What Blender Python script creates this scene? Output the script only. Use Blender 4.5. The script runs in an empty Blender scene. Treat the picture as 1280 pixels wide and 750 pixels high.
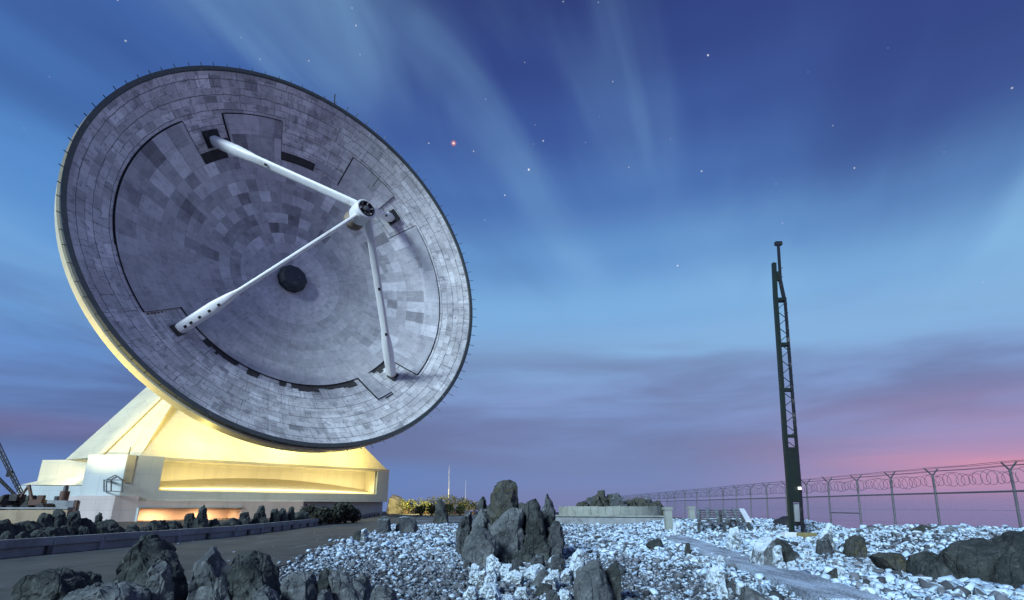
import bpy, bmesh, math, random
import numpy as np
from mathutils import Vector, noise, Matrix
R = math.radians
scene = bpy.context.scene
COL = scene.collection
random.seed(7)

# ------------------------------------------------------------------ camera
EYE = 1.6
F, CX, CY, PW, PH = 640.0, 640.0, 450.0, 1280, 750
PITCH = math.atan2(632 - CY, F)
RX = np.array([1, 0, 0.]); FW = np.array([0, math.cos(PITCH), math.sin(PITCH)]); UP = np.array([0, -math.sin(PITCH), math.cos(PITCH)])
def ray(x, y):
    v = FW * F + RX * (x - CX) - UP * (y - CY)
    return v / np.linalg.norm(v)
def at(x, y, Y):                       # point at world depth Y seen in that direction
    d = ray(x, y); p = d * (Y / d[1]); return Vector((p[0], p[1], p[2] + EYE))
def gnd(x, y, z=0.0):
    d = ray(x, y); p = d * ((z - EYE) / d[2]); return Vector((p[0], p[1], z))
def onplane(x, y, P, N):               # ray meets the plane through P with normal N
    d = ray(x, y); o = np.array([0, 0, EYE]); P = np.array(P, float); N = np.array(N, float)
    t = ((P - o) @ N) / (d @ N); p = o + d * t; return Vector(p)
cam = bpy.data.cameras.new('camera'); co = bpy.data.objects.new('camera', cam); COL.objects.link(co)
co.location = (0, 0, EYE); co.rotation_euler = (math.pi / 2 + PITCH, 0, 0)
cam.sensor_width = 36; cam.lens = 18.0; cam.shift_y = (CY - 375) / 1280; cam.clip_end = 20000; cam.clip_start = .1
scene.camera = co

# ------------------------------------------------------------------ helpers
def lin(c):
    return tuple((v / 255 / 12.92) if v / 255 <= .04045 else ((v / 255 + .055) / 1.055) ** 2.4 for v in c) + (1.0,)
def tag(o, label=None, cat=None, group=None, kind=None):
    if label: o['label'] = label
    if cat: o['category'] = cat
    if group: o['group'] = group
    if kind: o['kind'] = kind
    return o
def link(name, me, m=None, parent=None):
    o = bpy.data.objects.new(name, me); COL.objects.link(o)
    if m and me is not None: 
        if len(me.materials) == 0: me.materials.append(m)
    if parent: o.parent = parent
    return o
def empty(name, loc, label, cat, group=None):
    o = bpy.data.objects.new(name, None); COL.objects.link(o); o.location = loc; o.empty_display_size = .2
    return tag(o, label, cat, group)
class MB:
    """collects shapes in world space; build() links them as one mesh, origin at its parent"""
    def __init__(s): s.v = []; s.f = []
    def add(s, vs, fs):
        b = len(s.v); s.v += [tuple(v) for v in vs]; s.f += [tuple(i + b for i in f) for f in fs]; return s
    def box(s, c, size, rz=0, M=None):
        hx, hy, hz = size[0] / 2, size[1] / 2, size[2] / 2
        vs = [Vector((x, y, z)) for x in (-hx, hx) for y in (-hy, hy) for z in (-hz, hz)]
        T = Matrix.Rotation(rz, 3, 'Z') if M is None else M
        return s.add([T @ v + Vector(c) for v in vs], [(0, 1, 3, 2), (4, 6, 7, 5), (0, 4, 5, 1), (2, 3, 7, 6), (0, 2, 6, 4), (1, 5, 7, 3)])
    def bar(s, a, b, w, h=None, up=(0, 0, 1)):
        a, b = Vector(a), Vector(b); h = h or w; d = (b - a)
        if d.length < 1e-6: return s
        z = d.normalized(); x = z.cross(Vector(up))
        if x.length < 1e-4: x = z.cross(Vector((1, 0, 0)))
        x.normalize(); y = z.cross(x)
        vs = [p + x * (sx * w / 2) + y * (sy * h / 2) for p in (a, b) for sx, sy in ((-1, -1), (1, -1), (1, 1), (-1, 1))]
        return s.add(vs, [(3, 2, 1, 0), (4, 5, 6, 7), (0, 1, 5, 4), (1, 2, 6, 5), (2, 3, 7, 6), (3, 0, 4, 7)])
    def tube(s, pts, rad, n=8, cap=True):
        pts = [Vector(p) for p in pts]; rr = rad if isinstance(rad, (list, tuple)) else [rad] * len(pts)
        vs = []; fs = []; ref = None
        for i, p in enumerate(pts):
            d = (pts[min(i + 1, len(pts) - 1)] - pts[max(i - 1, 0)])
            d = d.normalized() if d.length > 1e-9 else Vector((0, 0, 1))
            if ref is None: ref = d.orthogonal().normalized()
            x = (ref - d * ref.dot(d)); x = x.normalized() if x.length > 1e-6 else d.orthogonal().normalized(); ref = x; y = d.cross(x)
            for k in range(n):
                a = 2 * math.pi * k / n; vs.append(p + (x * math.cos(a) + y * math.sin(a)) * rr[i])
        for i in range(len(pts) - 1):
            for k in range(n):
                a = i * n + k; b = i * n + (k + 1) % n; fs.append((a, b, b + n, a + n))
        if cap:
            fs.append(tuple(range(n - 1, -1, -1))); L = (len(pts) - 1) * n; fs.append(tuple(range(L, L + n)))
        return s.add(vs, fs)
    def poly(s, pts): return s.add(pts, [tuple(range(len(pts)))])
    def prism(s, pts, ext):            # polygon extruded by a vector
        n = len(pts); e = Vector(ext); pts = [Vector(p) for p in pts]
        return s.add(pts + [p + e for p in pts], [tuple(range(n - 1, -1, -1)), tuple(range(n, 2 * n))] + [(i, (i + 1) % n, n + (i + 1) % n, n + i) for i in range(n)])
    def build(s, name, m, parent=None, smooth=None, origin=None):
        me = bpy.data.meshes.new(name)
        off = Vector(origin) if origin is not None else (parent.matrix_basis.translation if parent and parent.type == 'EMPTY' else Vector((0, 0, 0)))
        if parent and parent.type != 'EMPTY':
            p = parent; off = Vector((0, 0, 0))
            while p: off += p.matrix_basis.translation; p = p.parent
        me.from_pydata([tuple(Vector(v) - off) for v in s.v], [], s.f); me.update()
        bm = bmesh.new(); bm.from_mesh(me); bmesh.ops.recalc_face_normals(bm, faces=bm.faces); bm.to_mesh(me); bm.free()
        if smooth is not None:
            me.polygons.foreach_set('use_smooth', [True] * len(me.polygons)); me.set_sharp_from_angle(angle=R(smooth))
        o = link(name, me, m, parent)
        if origin is not None and parent is None: o.location = origin
        return o

# ------------------------------------------------------------------ materials
class NT:
    def __init__(s, t): s.t = t; s.n = t.nodes; s.l = t.links
    def new(s, ty, **kw):
        n = s.n.new(ty)
        for k, v in kw.items():
            if hasattr(n, k) and k not in n.inputs: setattr(n, k, v)
            elif k in n.inputs: s.set(n.inputs[k], v)
        return n
    def set(s, sock, v):
        if isinstance(v, bpy.types.NodeSocket): s.l.new(v, sock)
        else: sock.default_value = v
    def math(s, op, a, b=None, c=None, clamp=False):
        n = s.n.new('ShaderNodeMath'); n.operation = op; n.use_clamp = clamp
        for i, v in enumerate((a, b, c)):
            if v is not None: s.set(n.inputs[i], v)
        return n.outputs[0]
    def vec(s, op, a, b=None, sc=None):
        n = s.n.new('ShaderNodeVectorMath'); n.operation = op
        s.set(n.inputs[0], a)
        if b is not None: s.set(n.inputs[1], b)
        if sc is not None: s.set(n.inputs['Scale'], sc)
        return n.outputs['Value'] if op in ('DOT_PRODUCT', 'LENGTH', 'DISTANCE') else n.outputs['Vector']
    def step(s, x, a, b, lo=0.0, hi=1.0):
        n = s.n.new('ShaderNodeMapRange'); n.interpolation_type = 'SMOOTHSTEP'
        s.set(n.inputs[0], x); n.inputs[1].default_value = a; n.inputs[2].default_value = b; n.inputs[3].default_value = lo; n.inputs[4].default_value = hi
        return n.outputs[0]
    def lerp(s, x, a, b, lo=0.0, hi=1.0):
        n = s.n.new('ShaderNodeMapRange'); s.set(n.inputs[0], x)
        n.inputs[1].default_value = a; n.inputs[2].default_value = b; n.inputs[3].default_value = lo; n.inputs[4].default_value = hi
        return n.outputs[0]
    def mix(s, f, a, b, bt='MIX'):
        n = s.n.new('ShaderNodeMix'); n.data_type = 'RGBA'; n.blend_type = bt
        s.set(n.inputs[0], f); s.set(n.inputs[6], a); s.set(n.inputs[7], b); return n.outputs[2]
    def noise(s, vec, scale, detail=4, rough=.55, dist=0.0):
        n = s.n.new('ShaderNodeTexNoise'); s.set(n.inputs['Vector'], vec)
        n.inputs['Scale'].default_value = scale; n.inputs['Detail'].default_value = detail; n.inputs['Roughness'].default_value = rough; n.inputs['Distortion'].default_value = dist
        return n.outputs[0]
    def bump(s, h, strength, dist=.05):
        n = s.n.new('ShaderNodeBump'); s.set(n.inputs['Height'], h); n.inputs['Strength'].default_value = strength; n.inputs['Distance'].default_value = dist
        return n.outputs[0]
def mat(name):
    m = bpy.data.materials.new(name); m.use_nodes = True
    t = NT(m.node_tree); b = t.n['Principled BSDF']; return m, t, b
def painted(name, c, rough=.55, var=.25, scale=1.2, dirt=(.3, .3, .3), dirt_amt=.35, metallic=0.0, bump=.15, streak=False, joints=None):
    m, t, b = mat(name); g = t.new('ShaderNodeTexCoord').outputs['Object']
    if streak: v = t.vec('MULTIPLY', g, (1.0, 1.0, .18))
    else: v = g
    n1 = t.noise(v, scale, 5, .6); n2 = t.noise(g, scale * 9, 3)
    c0 = tuple(c) + (1,); c1 = tuple(min(1, x * (1 - var)) for x in c) + (1,)
    col = t.mix(t.step(n1, .35, .7), c0, c1)
    col = t.mix(t.math('MULTIPLY', t.step(n1, .56, .75), dirt_amt), col, tuple(dirt) + (1,))
    if joints:
        sp = t.new('ShaderNodeSeparateXYZ', Vector=g); jv = t.new('ShaderNodeCombineXYZ', X=t.math('MULTIPLY', t.math('ADD', sp.outputs[0], sp.outputs[1]), .7071), Y=sp.outputs[2]).outputs[0]
        bk = t.new('ShaderNodeTexBrick', offset=.5); t.set(bk.inputs['Vector'], jv); bk.inputs['Scale'].default_value = 1; bk.inputs['Mortar Size'].default_value = .018; bk.inputs['Brick Width'].default_value = joints[0]; bk.inputs['Row Height'].default_value = joints[1]
        bk.inputs['Color1'].default_value = (.80, .80, .80, 1); bk.inputs['Color2'].default_value = (1, 1, 1, 1); bk.inputs['Mortar'].default_value = (.9, .9, .9, 1)
        col = t.mix(.35, col, bk.outputs[0], 'MULTIPLY'); col = t.mix(t.math('MULTIPLY', bk.outputs[1], .4), col, tuple(x * .45 for x in c) + (1,))
    t.set(b.inputs['Base Color'], col); b.inputs['Roughness'].default_value = rough; b.inputs['Metallic'].default_value = metallic
    if bump: t.set(b.inputs['Normal'], t.bump(n2, bump, .02))
    return m
def emis(name, c, s):
    m, t, b = mat(name); b.inputs['Base Color'].default_value = tuple(c) + (1,)
    b.inputs['Emission Color'].default_value = tuple(c) + (1,); b.inputs['Emission Strength'].default_value = s; return m
def rock_mat(name, d1, d2, frost_lo, frost_hi, frost_amt=1.0, frost_c=(.66, .80, .90), scale=1.6, moss=0.0):
    m, t, b = mat(name); tc = t.new('ShaderNodeTexCoord').outputs['Object']; ge = t.new('ShaderNodeNewGeometry')
    n1 = t.noise(tc, scale, 6, .62); n2 = t.noise(tc, scale * 7, 5, .65); n3 = t.noise(tc, scale * 3.1, 4, .6)
    col = t.mix(t.step(n1, .32, .68), tuple(d1) + (1,), tuple(d2) + (1,))
    col = t.mix(t.math('MULTIPLY', t.step(n2, .52, .72), .5), col, tuple(x * 1.9 for x in d2) + (1,))
    if moss: col = t.mix(t.math('MULTIPLY', t.step(n3, .5, .66), moss), col, (.085, .075, .035, 1))
    nz = t.new('ShaderNodeSeparateXYZ', Vector=ge.outputs['Normal']).outputs[2]
    k = t.math('ADD', nz, t.math('MULTIPLY', t.math('SUBTRACT', t.math('ADD', t.math('MULTIPLY', n3, .6), t.math('MULTIPLY', n2, .4)), .5), 1.5))
    fr = t.math('MULTIPLY', t.step(k, frost_lo, frost_hi), frost_amt)
    col = t.mix(fr, col, tuple(frost_c) + (1,))
    t.set(b.inputs['Base Color'], col); t.set(b.inputs['Roughness'], t.lerp(n2, .3, .7, .75, .95)); b.inputs['Specular IOR Level'].default_value = .25
    vo = t.new('ShaderNodeTexVoronoi', feature='DISTANCE_TO_EDGE'); t.set(vo.inputs['Vector'], t.vec('MULTIPLY_ADD', tc, (1, 1, .45))); vo.inputs['Scale'].default_value = scale * 1.6
    crack = t.step(t.math('ADD', vo.outputs['Distance'], t.math('MULTIPLY', t.math('SUBTRACT', n2, .5), .12)), .0, .05)
    h = t.math('ADD', t.math('ADD', t.math('MULTIPLY', n2, .9), t.math('MULTIPLY', n3, .8)), t.math('ADD', t.math('MULTIPLY', t.noise(tc, scale * 22, 4, .7), .5), t.math('MULTIPLY', crack, .5))); t.set(b.inputs['Normal'], t.bump(h, .75, .07)); return m

M = {}
M['rock_dark'] = rock_mat('dark basalt', (.022, .028, .028), (.070, .078, .075), .92, 1.5, .35, scale=1.4)
M['rock_slab'] = rock_mat('grey basalt slab', (.065, .075, .080), (.15, .165, .17), .95, 1.5, .45, scale=1.6)
M['rock_mid'] = rock_mat('frost dusted basalt', (.040, .046, .050), (.095, .105, .112), .75, 1.25, .7, scale=1.3)
M['rock_moss'] = rock_mat('lichen stained basalt', (.035, .040, .038), (.085, .090, .080), .95, 1.5, .5, scale=1.5, moss=.7)
M['rock_frost'] = rock_mat('rime covered stone', (.10, .11, .115), (.22, .24, .25), .05, .55, .95, scale=2.2)
M['rock_snow'] = rock_mat('snow caked stone', (.09, .10, .105), (.2, .22, .23), -.35, .35, .97, scale=2.6)
M['cream'] = painted('cream painted cladding', (.64, .59, .42), .55, .12, .5, (.40, .37, .28), .35, streak=True, joints=(3.0, 1.5))
M['grey_clad'] = painted('pale grey cladding', (.44, .50, .50), .5, .10, .5, (.28, .30, .29), .4, streak=True, joints=(1.6, 2.4))
M['dark_band'] = painted('brown grey panel', (.42, .39, .27), .6, .2, 1.0)
M['base_conc'] = painted('pale rendered concrete', (.52, .46, .44), .75, .14, .6, (.28, .25, .24), .45, streak=True, joints=(4.0, 1.1))
M['white_steel'] = painted('white painted steel', (.84, .85, .84), .4, .08, .5, (.34, .27, .19), .5)
M['rim_dark'] = painted('dark grey rim steel', (.055, .065, .07), .5, .3, 1.5)
M['black'] = painted('black void steel', (.012, .013, .016), .7, .2, 1.5)
M['seam'] = painted('dark panel edge', (.022, .022, .025), .7, .2, 1.5)
M['rust'] = painted('rusty steel', (.16, .085, .045), .8, .4, 3)
M['tower_green'] = painted('dark green mast paint', (.005, .015, .010), .45, .3, 2.0, (.03, .03, .03), .3)
M['tower_black'] = painted('dark blue grey mast paint', (.008, .011, .015), .45, .3, 2.0)
M['galv'] = painted('weathered galvanised steel', (.13, .13, .145), .5, .3, 3, metallic=.4)
M['wire'] = painted('dull wire', (.07, .07, .085), .5, .2, 3, metallic=.3)
M['conc'] = painted('weathered concrete', (.25, .275, .29), .85, .3, 1.1, (.10, .105, .11), .6, bump=.5)
M['conc_green'] = painted('greenish concrete panel', (.27, .30, .27), .85, .25, 1.3, (.12, .13, .115), .6, bump=.5)
M['ochre'] = painted('ochre render', (.34, .27, .18), .85, .25, .8, (.18, .14, .09), .5, bump=.4)
M['frost_white'] = painted('frosted white boards', (.68, .74, .80), .8, .15, 3, (.4, .44, .5), .4)
M['rack_frost'] = rock_mat('frost patched boards', (.05, .06, .06), (.12, .14, .14), .8, 1.5, .9, scale=2.5)
M['tarp'] = painted('black tarpaulin', (.018, .018, .022), .6, .3, 2)
M['mustard'] = painted('mustard painted concrete', (.24, .20, .085), .8, .3, 3)
M['orange'] = painted('orange red machinery paint', (.11, .055, .038), .6, .35, 2.5)
M['lamp_glass'] = emis('lit lamp glass', (1, .97, .88), 1.3)

# asphalt, ground, path
def ground_mat():
    m, t, b = mat('frosty volcanic ground'); g = t.new('ShaderNodeNewGeometry').outputs['Position']
    fr = t.new('ShaderNodeAttribute', attribute_name='frost').outputs['Fac']
    n1 = t.noise(g, .35, 6, .6); n2 = t.noise(g, 7, 5, .7); n3 = t.noise(g, 30, 3, .6)
    col = t.mix(t.step(n2, .35, .65), (.022, .025, .028, 1), (.075, .08, .085, 1))
    k = t.math('ADD', t.math('MULTIPLY', n2, .8), t.math('MULTIPLY', t.math('SUBTRACT', n1, .5), .8))
    f = t.math('MULTIPLY', t.math('MULTIPLY', t.step(k, .30, .6), fr), .5)
    col = t.mix(f, col, (.48, .61, .76, 1)); t.set(b.inputs['Base Color'], col); b.inputs['Roughness'].default_value = .95
    t.set(b.inputs['Normal'], t.bump(t.math('ADD', n2, t.math('MULTIPLY', n3, .5)), .9, .08)); return m
def asphalt_mat():
    m, t, b = mat('worn dark asphalt'); g = t.new('ShaderNodeNewGeometry').outputs['Position']
    n1 = t.noise(g, .5, 5, .6); n2 = t.noise(g, 26, 3, .7); n3 = t.noise(t.vec('MULTIPLY', g, (1.3, .25, 1)), 1.2, 5, .65)
    col = t.mix(t.step(n1, .35, .65), (.036, .042, .044, 1), (.062, .070, .072, 1))
    col = t.mix(t.math('MULTIPLY', t.step(n3, .57, .68), .55), col, (.13, .145, .16, 1))
    col = t.mix(t.math('MULTIPLY', t.step(n2, .6, .7), .5), col, (.14, .15, .16, 1))
    t.set(b.inputs['Base Color'], col); b.inputs['Roughness'].default_value = .9
    t.set(b.inputs['Normal'], t.bump(n2, .6, .02)); return m
def path_mat():
    m, t, b = mat('frosted concrete path'); g = t.new('ShaderNodeNewGeometry').outputs['Position']
    n1 = t.noise(t.vec('MULTIPLY', g, (2.2, .5, 1)), 1.1, 6, .65); n2 = t.noise(g, 24, 4, .7)
    col = t.mix(t.step(t.math('ADD', n1, t.math('MULTIPLY', t.math('SUBTRACT', n2, .5), 1.3)), .34, .62), (.17, .20, .24, 1), (.56, .67, .80, 1))
    t.set(b.inputs['Base Color'], col); b.inputs['Roughness'].default_value = .85; t.set(b.inputs['Normal'], t.bump(t.math('ADD', n2, n1), .9, .06)); return m
def gravel_mat():
    m, t, b = mat('frosty gravel stone'); ge = t.new('ShaderNodeNewGeometry'); g = ge.outputs['Position']
    tone = t.new('ShaderNodeAttribute', attribute_name='tone').outputs['Fac']; fr = t.new('ShaderNodeAttribute', attribute_name='frost').outputs['Fac']
    n2 = t.noise(g, 16, 5, .75)
    nz = t.new('ShaderNodeSeparateXYZ', Vector=ge.outputs['True Normal']).outputs[2]
    col = t.mix(tone, (.045, .05, .056, 1), (.20, .22, .25, 1))
    k = t.math('ADD', t.math('ADD', nz, t.math('MULTIPLY', t.math('SUBTRACT', n2, .5), 1.9)), t.math('MULTIPLY', t.math('SUBTRACT', fr, .5), 2.2))
    f = t.step(k, .15, .75)
    col = t.mix(f, col, t.mix(tone, (.42, .58, .74, 1), (.62, .77, .90, 1)))
    t.set(b.inputs['Base Color'], col); b.inputs['Roughness'].default_value = .85; b.inputs['Specular IOR Level'].default_value = .3
    t.set(b.inputs['Normal'], t.bump(t.noise(g, 28, 5, .7), .45, .03)); return m
def foliage_mat(nm='dry tussock and shrub leaves', c1=(.045, .06, .02, 1), c2=(.13, .14, .05, 1)):
    m, t, b = mat(nm); g = t.new('ShaderNodeNewGeometry').outputs['Position']
    tone = t.new('ShaderNodeAttribute', attribute_name='tone').outputs['Fac']
    col = t.mix(tone, c1, c2)
    t.set(b.inputs['Base Color'], col); b.inputs['Roughness'].default_value = .8; return m
M['ground'] = ground_mat(); M['asphalt'] = asphalt_mat(); M['path'] = path_mat(); M['gravel'] = gravel_mat(); M['leaf'] = foliage_mat()
M['leaf_dark'] = foliage_mat('dark shrub leaves', (.016, .02, .014, 1), (.045, .05, .035, 1))

def dish_mat(name, inner):
    m, t, b = mat(name); uv = t.new('ShaderNodeUVMap', uv_map='polar').outputs[0]      # x: angle in radians, y: radius in metres
    s = t.new('ShaderNodeSeparateXYZ', Vector=uv); th, r = s.outputs[0], s.outputs[1]
    obj = t.new('ShaderNodeTexCoord').outputs['Object']
    tone = t.new('ShaderNodeAttribute', attribute_name='tone').outputs['Fac']
    n1 = t.noise(obj, .22, 5, .6); n2 = t.noise(obj, 1.3, 6, .68, .6); n3 = t.noise(obj, 6, 4, .65)
    wob = t.math('MULTIPLY', t.math('SUBTRACT', t.noise(obj, 1.1, 3), .5), .22 if not inner else .03)
    def brick(ws, w, h, mort, off, sm=.15):
        v = t.new('ShaderNodeCombineXYZ', X=t.math('ADD', t.math('MULTIPLY', th, ws), wob), Y=t.math('ADD', r, wob)).outputs[0]
        n = t.new('ShaderNodeTexBrick', offset=off, offset_frequency=2, squash=1.0); t.set(n.inputs['Vector'], v)
        n.inputs['Color1'].default_value = (0, 0, 0, 1); n.inputs['Color2'].default_value = (1, 1, 1, 1); n.inputs['Mortar'].default_value = (.5, .5, .5, 1)
        n.inputs['Scale'].default_value = 1; n.inputs['Mortar Size'].default_value = mort; n.inputs['Mortar Smooth'].default_value = sm; n.inputs['Brick Width'].default_value = w; n.inputs['Row Height'].default_value = h
        return n.outputs[0], n.outputs[1]
    if inner:
        bc, bm_ = brick(12.0, .95, .679, .012, .5); bc2, bm2 = brick(12.0, 3.14, 2.715, .02, .0)
        base = t.mix(tone, (.15, .151, .165, 1), (.80, .81, .84, 1))
        base = t.mix(.10, base, bc)
        base = t.mix(t.math('MULTIPLY', bm_, .22), base, (.08, .08, .09, 1)); base = t.mix(t.math('MULTIPLY', bm2, .25), base, (.06, .06, .07, 1))
        sc = t.noise(t.vec('MULTIPLY', obj, (.35, 2.6, 2.6)), 1.6, 4, .75, .8)
        base = t.mix(t.math('MULTIPLY', t.step(sc, .62, .74), .28), base, (.62, .62, .65, 1))
    else:
        bc, bm_ = brick(21.0, 1.25, .70, .024, .43); bc2, bm2 = brick(22.0, 4.6, 1.40, .042, .37)
        base = t.mix(tone, (.26, .262, .27, 1), (.88, .885, .885, 1))
        base = t.mix(.12, base, bc)
        gate = t.step(t.noise(obj, .9, 4), .40, .56)
        base = t.mix(t.math('MULTIPLY', t.math('MULTIPLY', bm_, gate), .75), base, (.05, .05, .055, 1)); base = t.mix(t.math('MULTIPLY', bm2, .6), base, (.045, .045, .05, 1))
    pc = t.new('ShaderNodeCombineXYZ', X=t.math('MULTIPLY', th, 34.0), Y=t.math('MULTIPLY', r, .45)).outputs[0]
    ps = t.noise(pc, 1.0, 5, .7)
    base = t.mix(t.math('MULTIPLY', t.step(ps, .54, .74), .45), base, (.10, .10, .12, 1)); base = t.mix(t.math('MULTIPLY', t.step(ps, .44, .28), .30), base, (.78, .79, .81, 1))
    st = t.math('MULTIPLY', t.step(n2, .51, .66), .55 if not inner else .30)
    base = t.mix(st, base, (.12, .12, .14, 1))
    base = t.mix(t.math('MULTIPLY', t.step(n3, .55, .75), .30 if not inner else .12), base, (.62, .63, .66, 1))
    base = t.mix(t.math('MULTIPLY', t.step(n1, .5, .72), .25), base, (.17, .17, .19, 1))
    t.set(b.inputs['Base Color'], base); t.set(b.inputs['Roughness'], t.lerp(n2, .3, .7, .42, .65)); b.inputs['Metallic'].default_value = .12
    h = t.math('ADD', t.math('MULTIPLY', n3, .08), t.math('MULTIPLY', bm_, -1.0)); t.set(b.inputs['Normal'], t.bump(h, .3, .04)); return m
M['panel_inner'] = dish_mat('aged aluminium new panels', True); M['panel_outer'] = dish_mat('weathered outer panels', False)

# ------------------------------------------------------------------ world: dusk sky, streaked clouds, stars
def build_world():
    w = bpy.data.worlds.new('World'); scene.world = w; w.use_nodes = True
    t = NT(w.node_tree)
    for n in list(t.n): t.n.remove(n)
    out = t.new('ShaderNodeOutputWorld'); bg = t.new('ShaderNodeBackground')
    d = t.vec('NORMALIZE', t.new('ShaderNodeTexCoord').outputs['Generated'])
    s = t.new('ShaderNodeSeparateXYZ', Vector=d); x, y, z = s.outputs
    ramp = t.new('ShaderNodeValToRGB'); cr = ramp.color_ramp; cr.interpolation = 'EASE'
    stops = [(-1, (70, 74, 100)), (-.3, (104, 106, 146)), (-.05, (132, 120, 164)), (.0, (116, 124, 172)), (.05, (110, 128, 180)), (.12, (116, 138, 190)), (.20, (126, 154, 204)), (.28, (132, 174, 219)),
             (.36, (122, 172, 221)), (.45, (100, 148, 204)), (.55, (74, 112, 176)), (.64, (60, 88, 154)), (.72, (50, 70, 134)), (.80, (42, 55, 114)), (1.0, (32, 42, 96))]
    while len(cr.elements) < len(stops): cr.elements.new(.5)
    for e, (p, c) in zip(cr.elements, stops): e.position = (p + 1) / 2; e.color = lin(c)
    t.set(ramp.inputs[0], t.math('MULTIPLY_ADD', z, .5, .5)); col = ramp.outputs[0]
    az = t.math('ARCTAN2', x, y)                                   # 0 = straight ahead, + = right
    # darker to the upper right, brighter blue to the left
    col = t.mix(t.math('MULTIPLY', t.math('MULTIPLY', t.step(az, .25, .95), t.step(z, .25, .6)), .6), col, lin((54, 66, 128)))
    col = t.mix(t.math('MULTIPLY', t.math('MULTIPLY', t.step(az, -.25, -.75), t.math('MULTIPLY', t.step(z, .0, .25), t.step(z, .85, .4))), .6), col, lin((74, 132, 202)))
    # streak clouds on a high sheet, drawn out along the wind
    wa = R(22)
    inv = t.math('DIVIDE', 1.0, t.math('MAXIMUM', t.math('ADD', z, .12), .05))
    u = t.math('MULTIPLY', t.math('ADD', t.math('MULTIPLY', x, math.sin(wa)), t.math('MULTIPLY', y, math.cos(wa))), inv)
    v = t.math('MULTIPLY', t.math('SUBTRACT', t.math('MULTIPLY', x, math.cos(wa)), t.math('MULTIPLY', y, math.sin(wa))), inv)
    cv = t.new('ShaderNodeCombineXYZ', X=t.math('MULTIPLY', u, .42), Y=t.math('MULTIPLY', v, 1.75), Z=40.6).outputs[0]
    n1 = t.noise(cv, 1.0, 3, .45, .35)
    cv3 = t.new('ShaderNodeCombineXYZ', X=t.math('MULTIPLY', u, 1.1), Y=t.math('MULTIPLY', v, 3.4), Z=1.3).outputs[0]
    n3 = t.noise(cv3, 1.0, 3, .5, 1.2)
    n1 = t.math('ADD', n1, t.math('MULTIPLY', t.math('SUBTRACT', n3, .5), .26))
    cv2 = t.new('ShaderNodeCombineXYZ', X=t.math('MULTIPLY', u, .5), Y=t.math('MULTIPLY', v, .9), Z=22.8).outputs[0]
    n2 = t.noise(cv2, 1.3, 3, .5)
    f = t.math('MULTIPLY', t.step(n1, .42, .70), t.step(n2, .36, .62))
    f = t.math('MULTIPLY', f, t.step(z, .16, .4)); f = t.math('MULTIPLY', f, t.math('SUBTRACT', 1.0, t.math('MULTIPLY', t.step(z, .5, .95), .55)))
    col = t.mix(t.math('MULTIPLY', f, .82), col, lin((134, 182, 224)))
    dk = t.math('MULTIPLY', t.step(n1, .46, .26), t.step(z, .30, .62)); col = t.mix(t.math('MULTIPLY', dk, .5), col, lin((46, 60, 124)))
    # low dusky cloud bank
    hv = t.vec('MULTIPLY', d, (1.5, 1.5, 8.5)); nb = t.noise(hv, 1.25, 5, .5, .3)
    left = t.step(az, .1, -.7)
    band = t.math('MULTIPLY', t.step(z, .035, .10), t.step(z, .36, .20)); fb = t.math('MULTIPLY', band, t.step(nb, .36, .62))
    col = t.mix(t.math('MULTIPLY', fb, .88), col, t.mix(left, lin((106, 116, 160)), lin((80, 94, 142))))
    # sunset glow to the right, a faint pink bar to the far left
    glow = t.math('MULTIPLY', t.step(az, .24, .86), t.math('MULTIPLY', t.step(z, -.05, .05), t.step(z, .21, .05)))
    ng = t.noise(t.vec('MULTIPLY', d, (1.2, 1.2, 15)), 1.6, 4, .5)
    col = t.mix(t.math('MULTIPLY', glow, t.step(ng, .2, .6, .5, .85)), col, lin((192, 140, 178)))
    hot = t.math('MULTIPLY', t.step(az, .45, .85), t.math('MULTIPLY', t.step(z, .012, .05), t.step(z, .105, .055)))
    col = t.mix(t.math('MULTIPLY', hot, t.step(ng, .3, .6, .3, .9)), col, lin((222, 144, 168)))
    pk = t.math('MULTIPLY', t.step(az, -.45, -.7), t.math('MULTIPLY', t.step(z, .082, .108), t.step(z, .142, .115)))
    col = t.mix(t.math('MULTIPLY', pk, t.step(nb, .25, .6, .04, .26)), col, lin((138, 110, 150)))
    lb = t.math('MULTIPLY', t.step(az, .12, -.35), t.step(z, .095, .055)); col = t.mix(t.math('MULTIPLY', lb, .75), col, lin((88, 124, 186)))
    # stars
    stars = [(567, 179, 1.5, 1), (661, 212, 1.3, 0), (679, 176, .9, 0), (631, 244, .9, 0), (536, 179, .8, 0), (592, 189, .8, 0), (847, 332, 1, 0), (877, 214, .9, 0), (885, 69, 1, 0), (786, 209, .7, 0), (1041, 157, .6, 0), (1068, 210, .8, 0), (1265, 110, .8, 0),
             (157, 51, .8, 0), (445, 32, .8, 0), (386, 76, .7, 0), (325, 74, .6, 0), (301, 47, .5, 0), (450, 68, .6, 0), (607, 124, .6, 0), (606, 275, .6, 0), (656, 78, .6, 0), (766, 102, .7, 0), (978, 279, .6, 0), (1229, 353, .5, 0), (147, 0, .7, 0), (440, 10, .6, 0), (704, 2, .7, 0), (748, 3, .6, 0), (669, 156, .5, 0), (732, 178, .5, 0), (838, 174, .5, 0), (970, 230, .5, 0), (667, 180, .5, 0), (749, 146, .4, 0), (30, 160, .4, 0), (62, 96, .4, 0), (1110, 60, .4, 0), (1180, 190, .4, 0), (1010, 90, .4, 0)]
    acc = None
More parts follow.
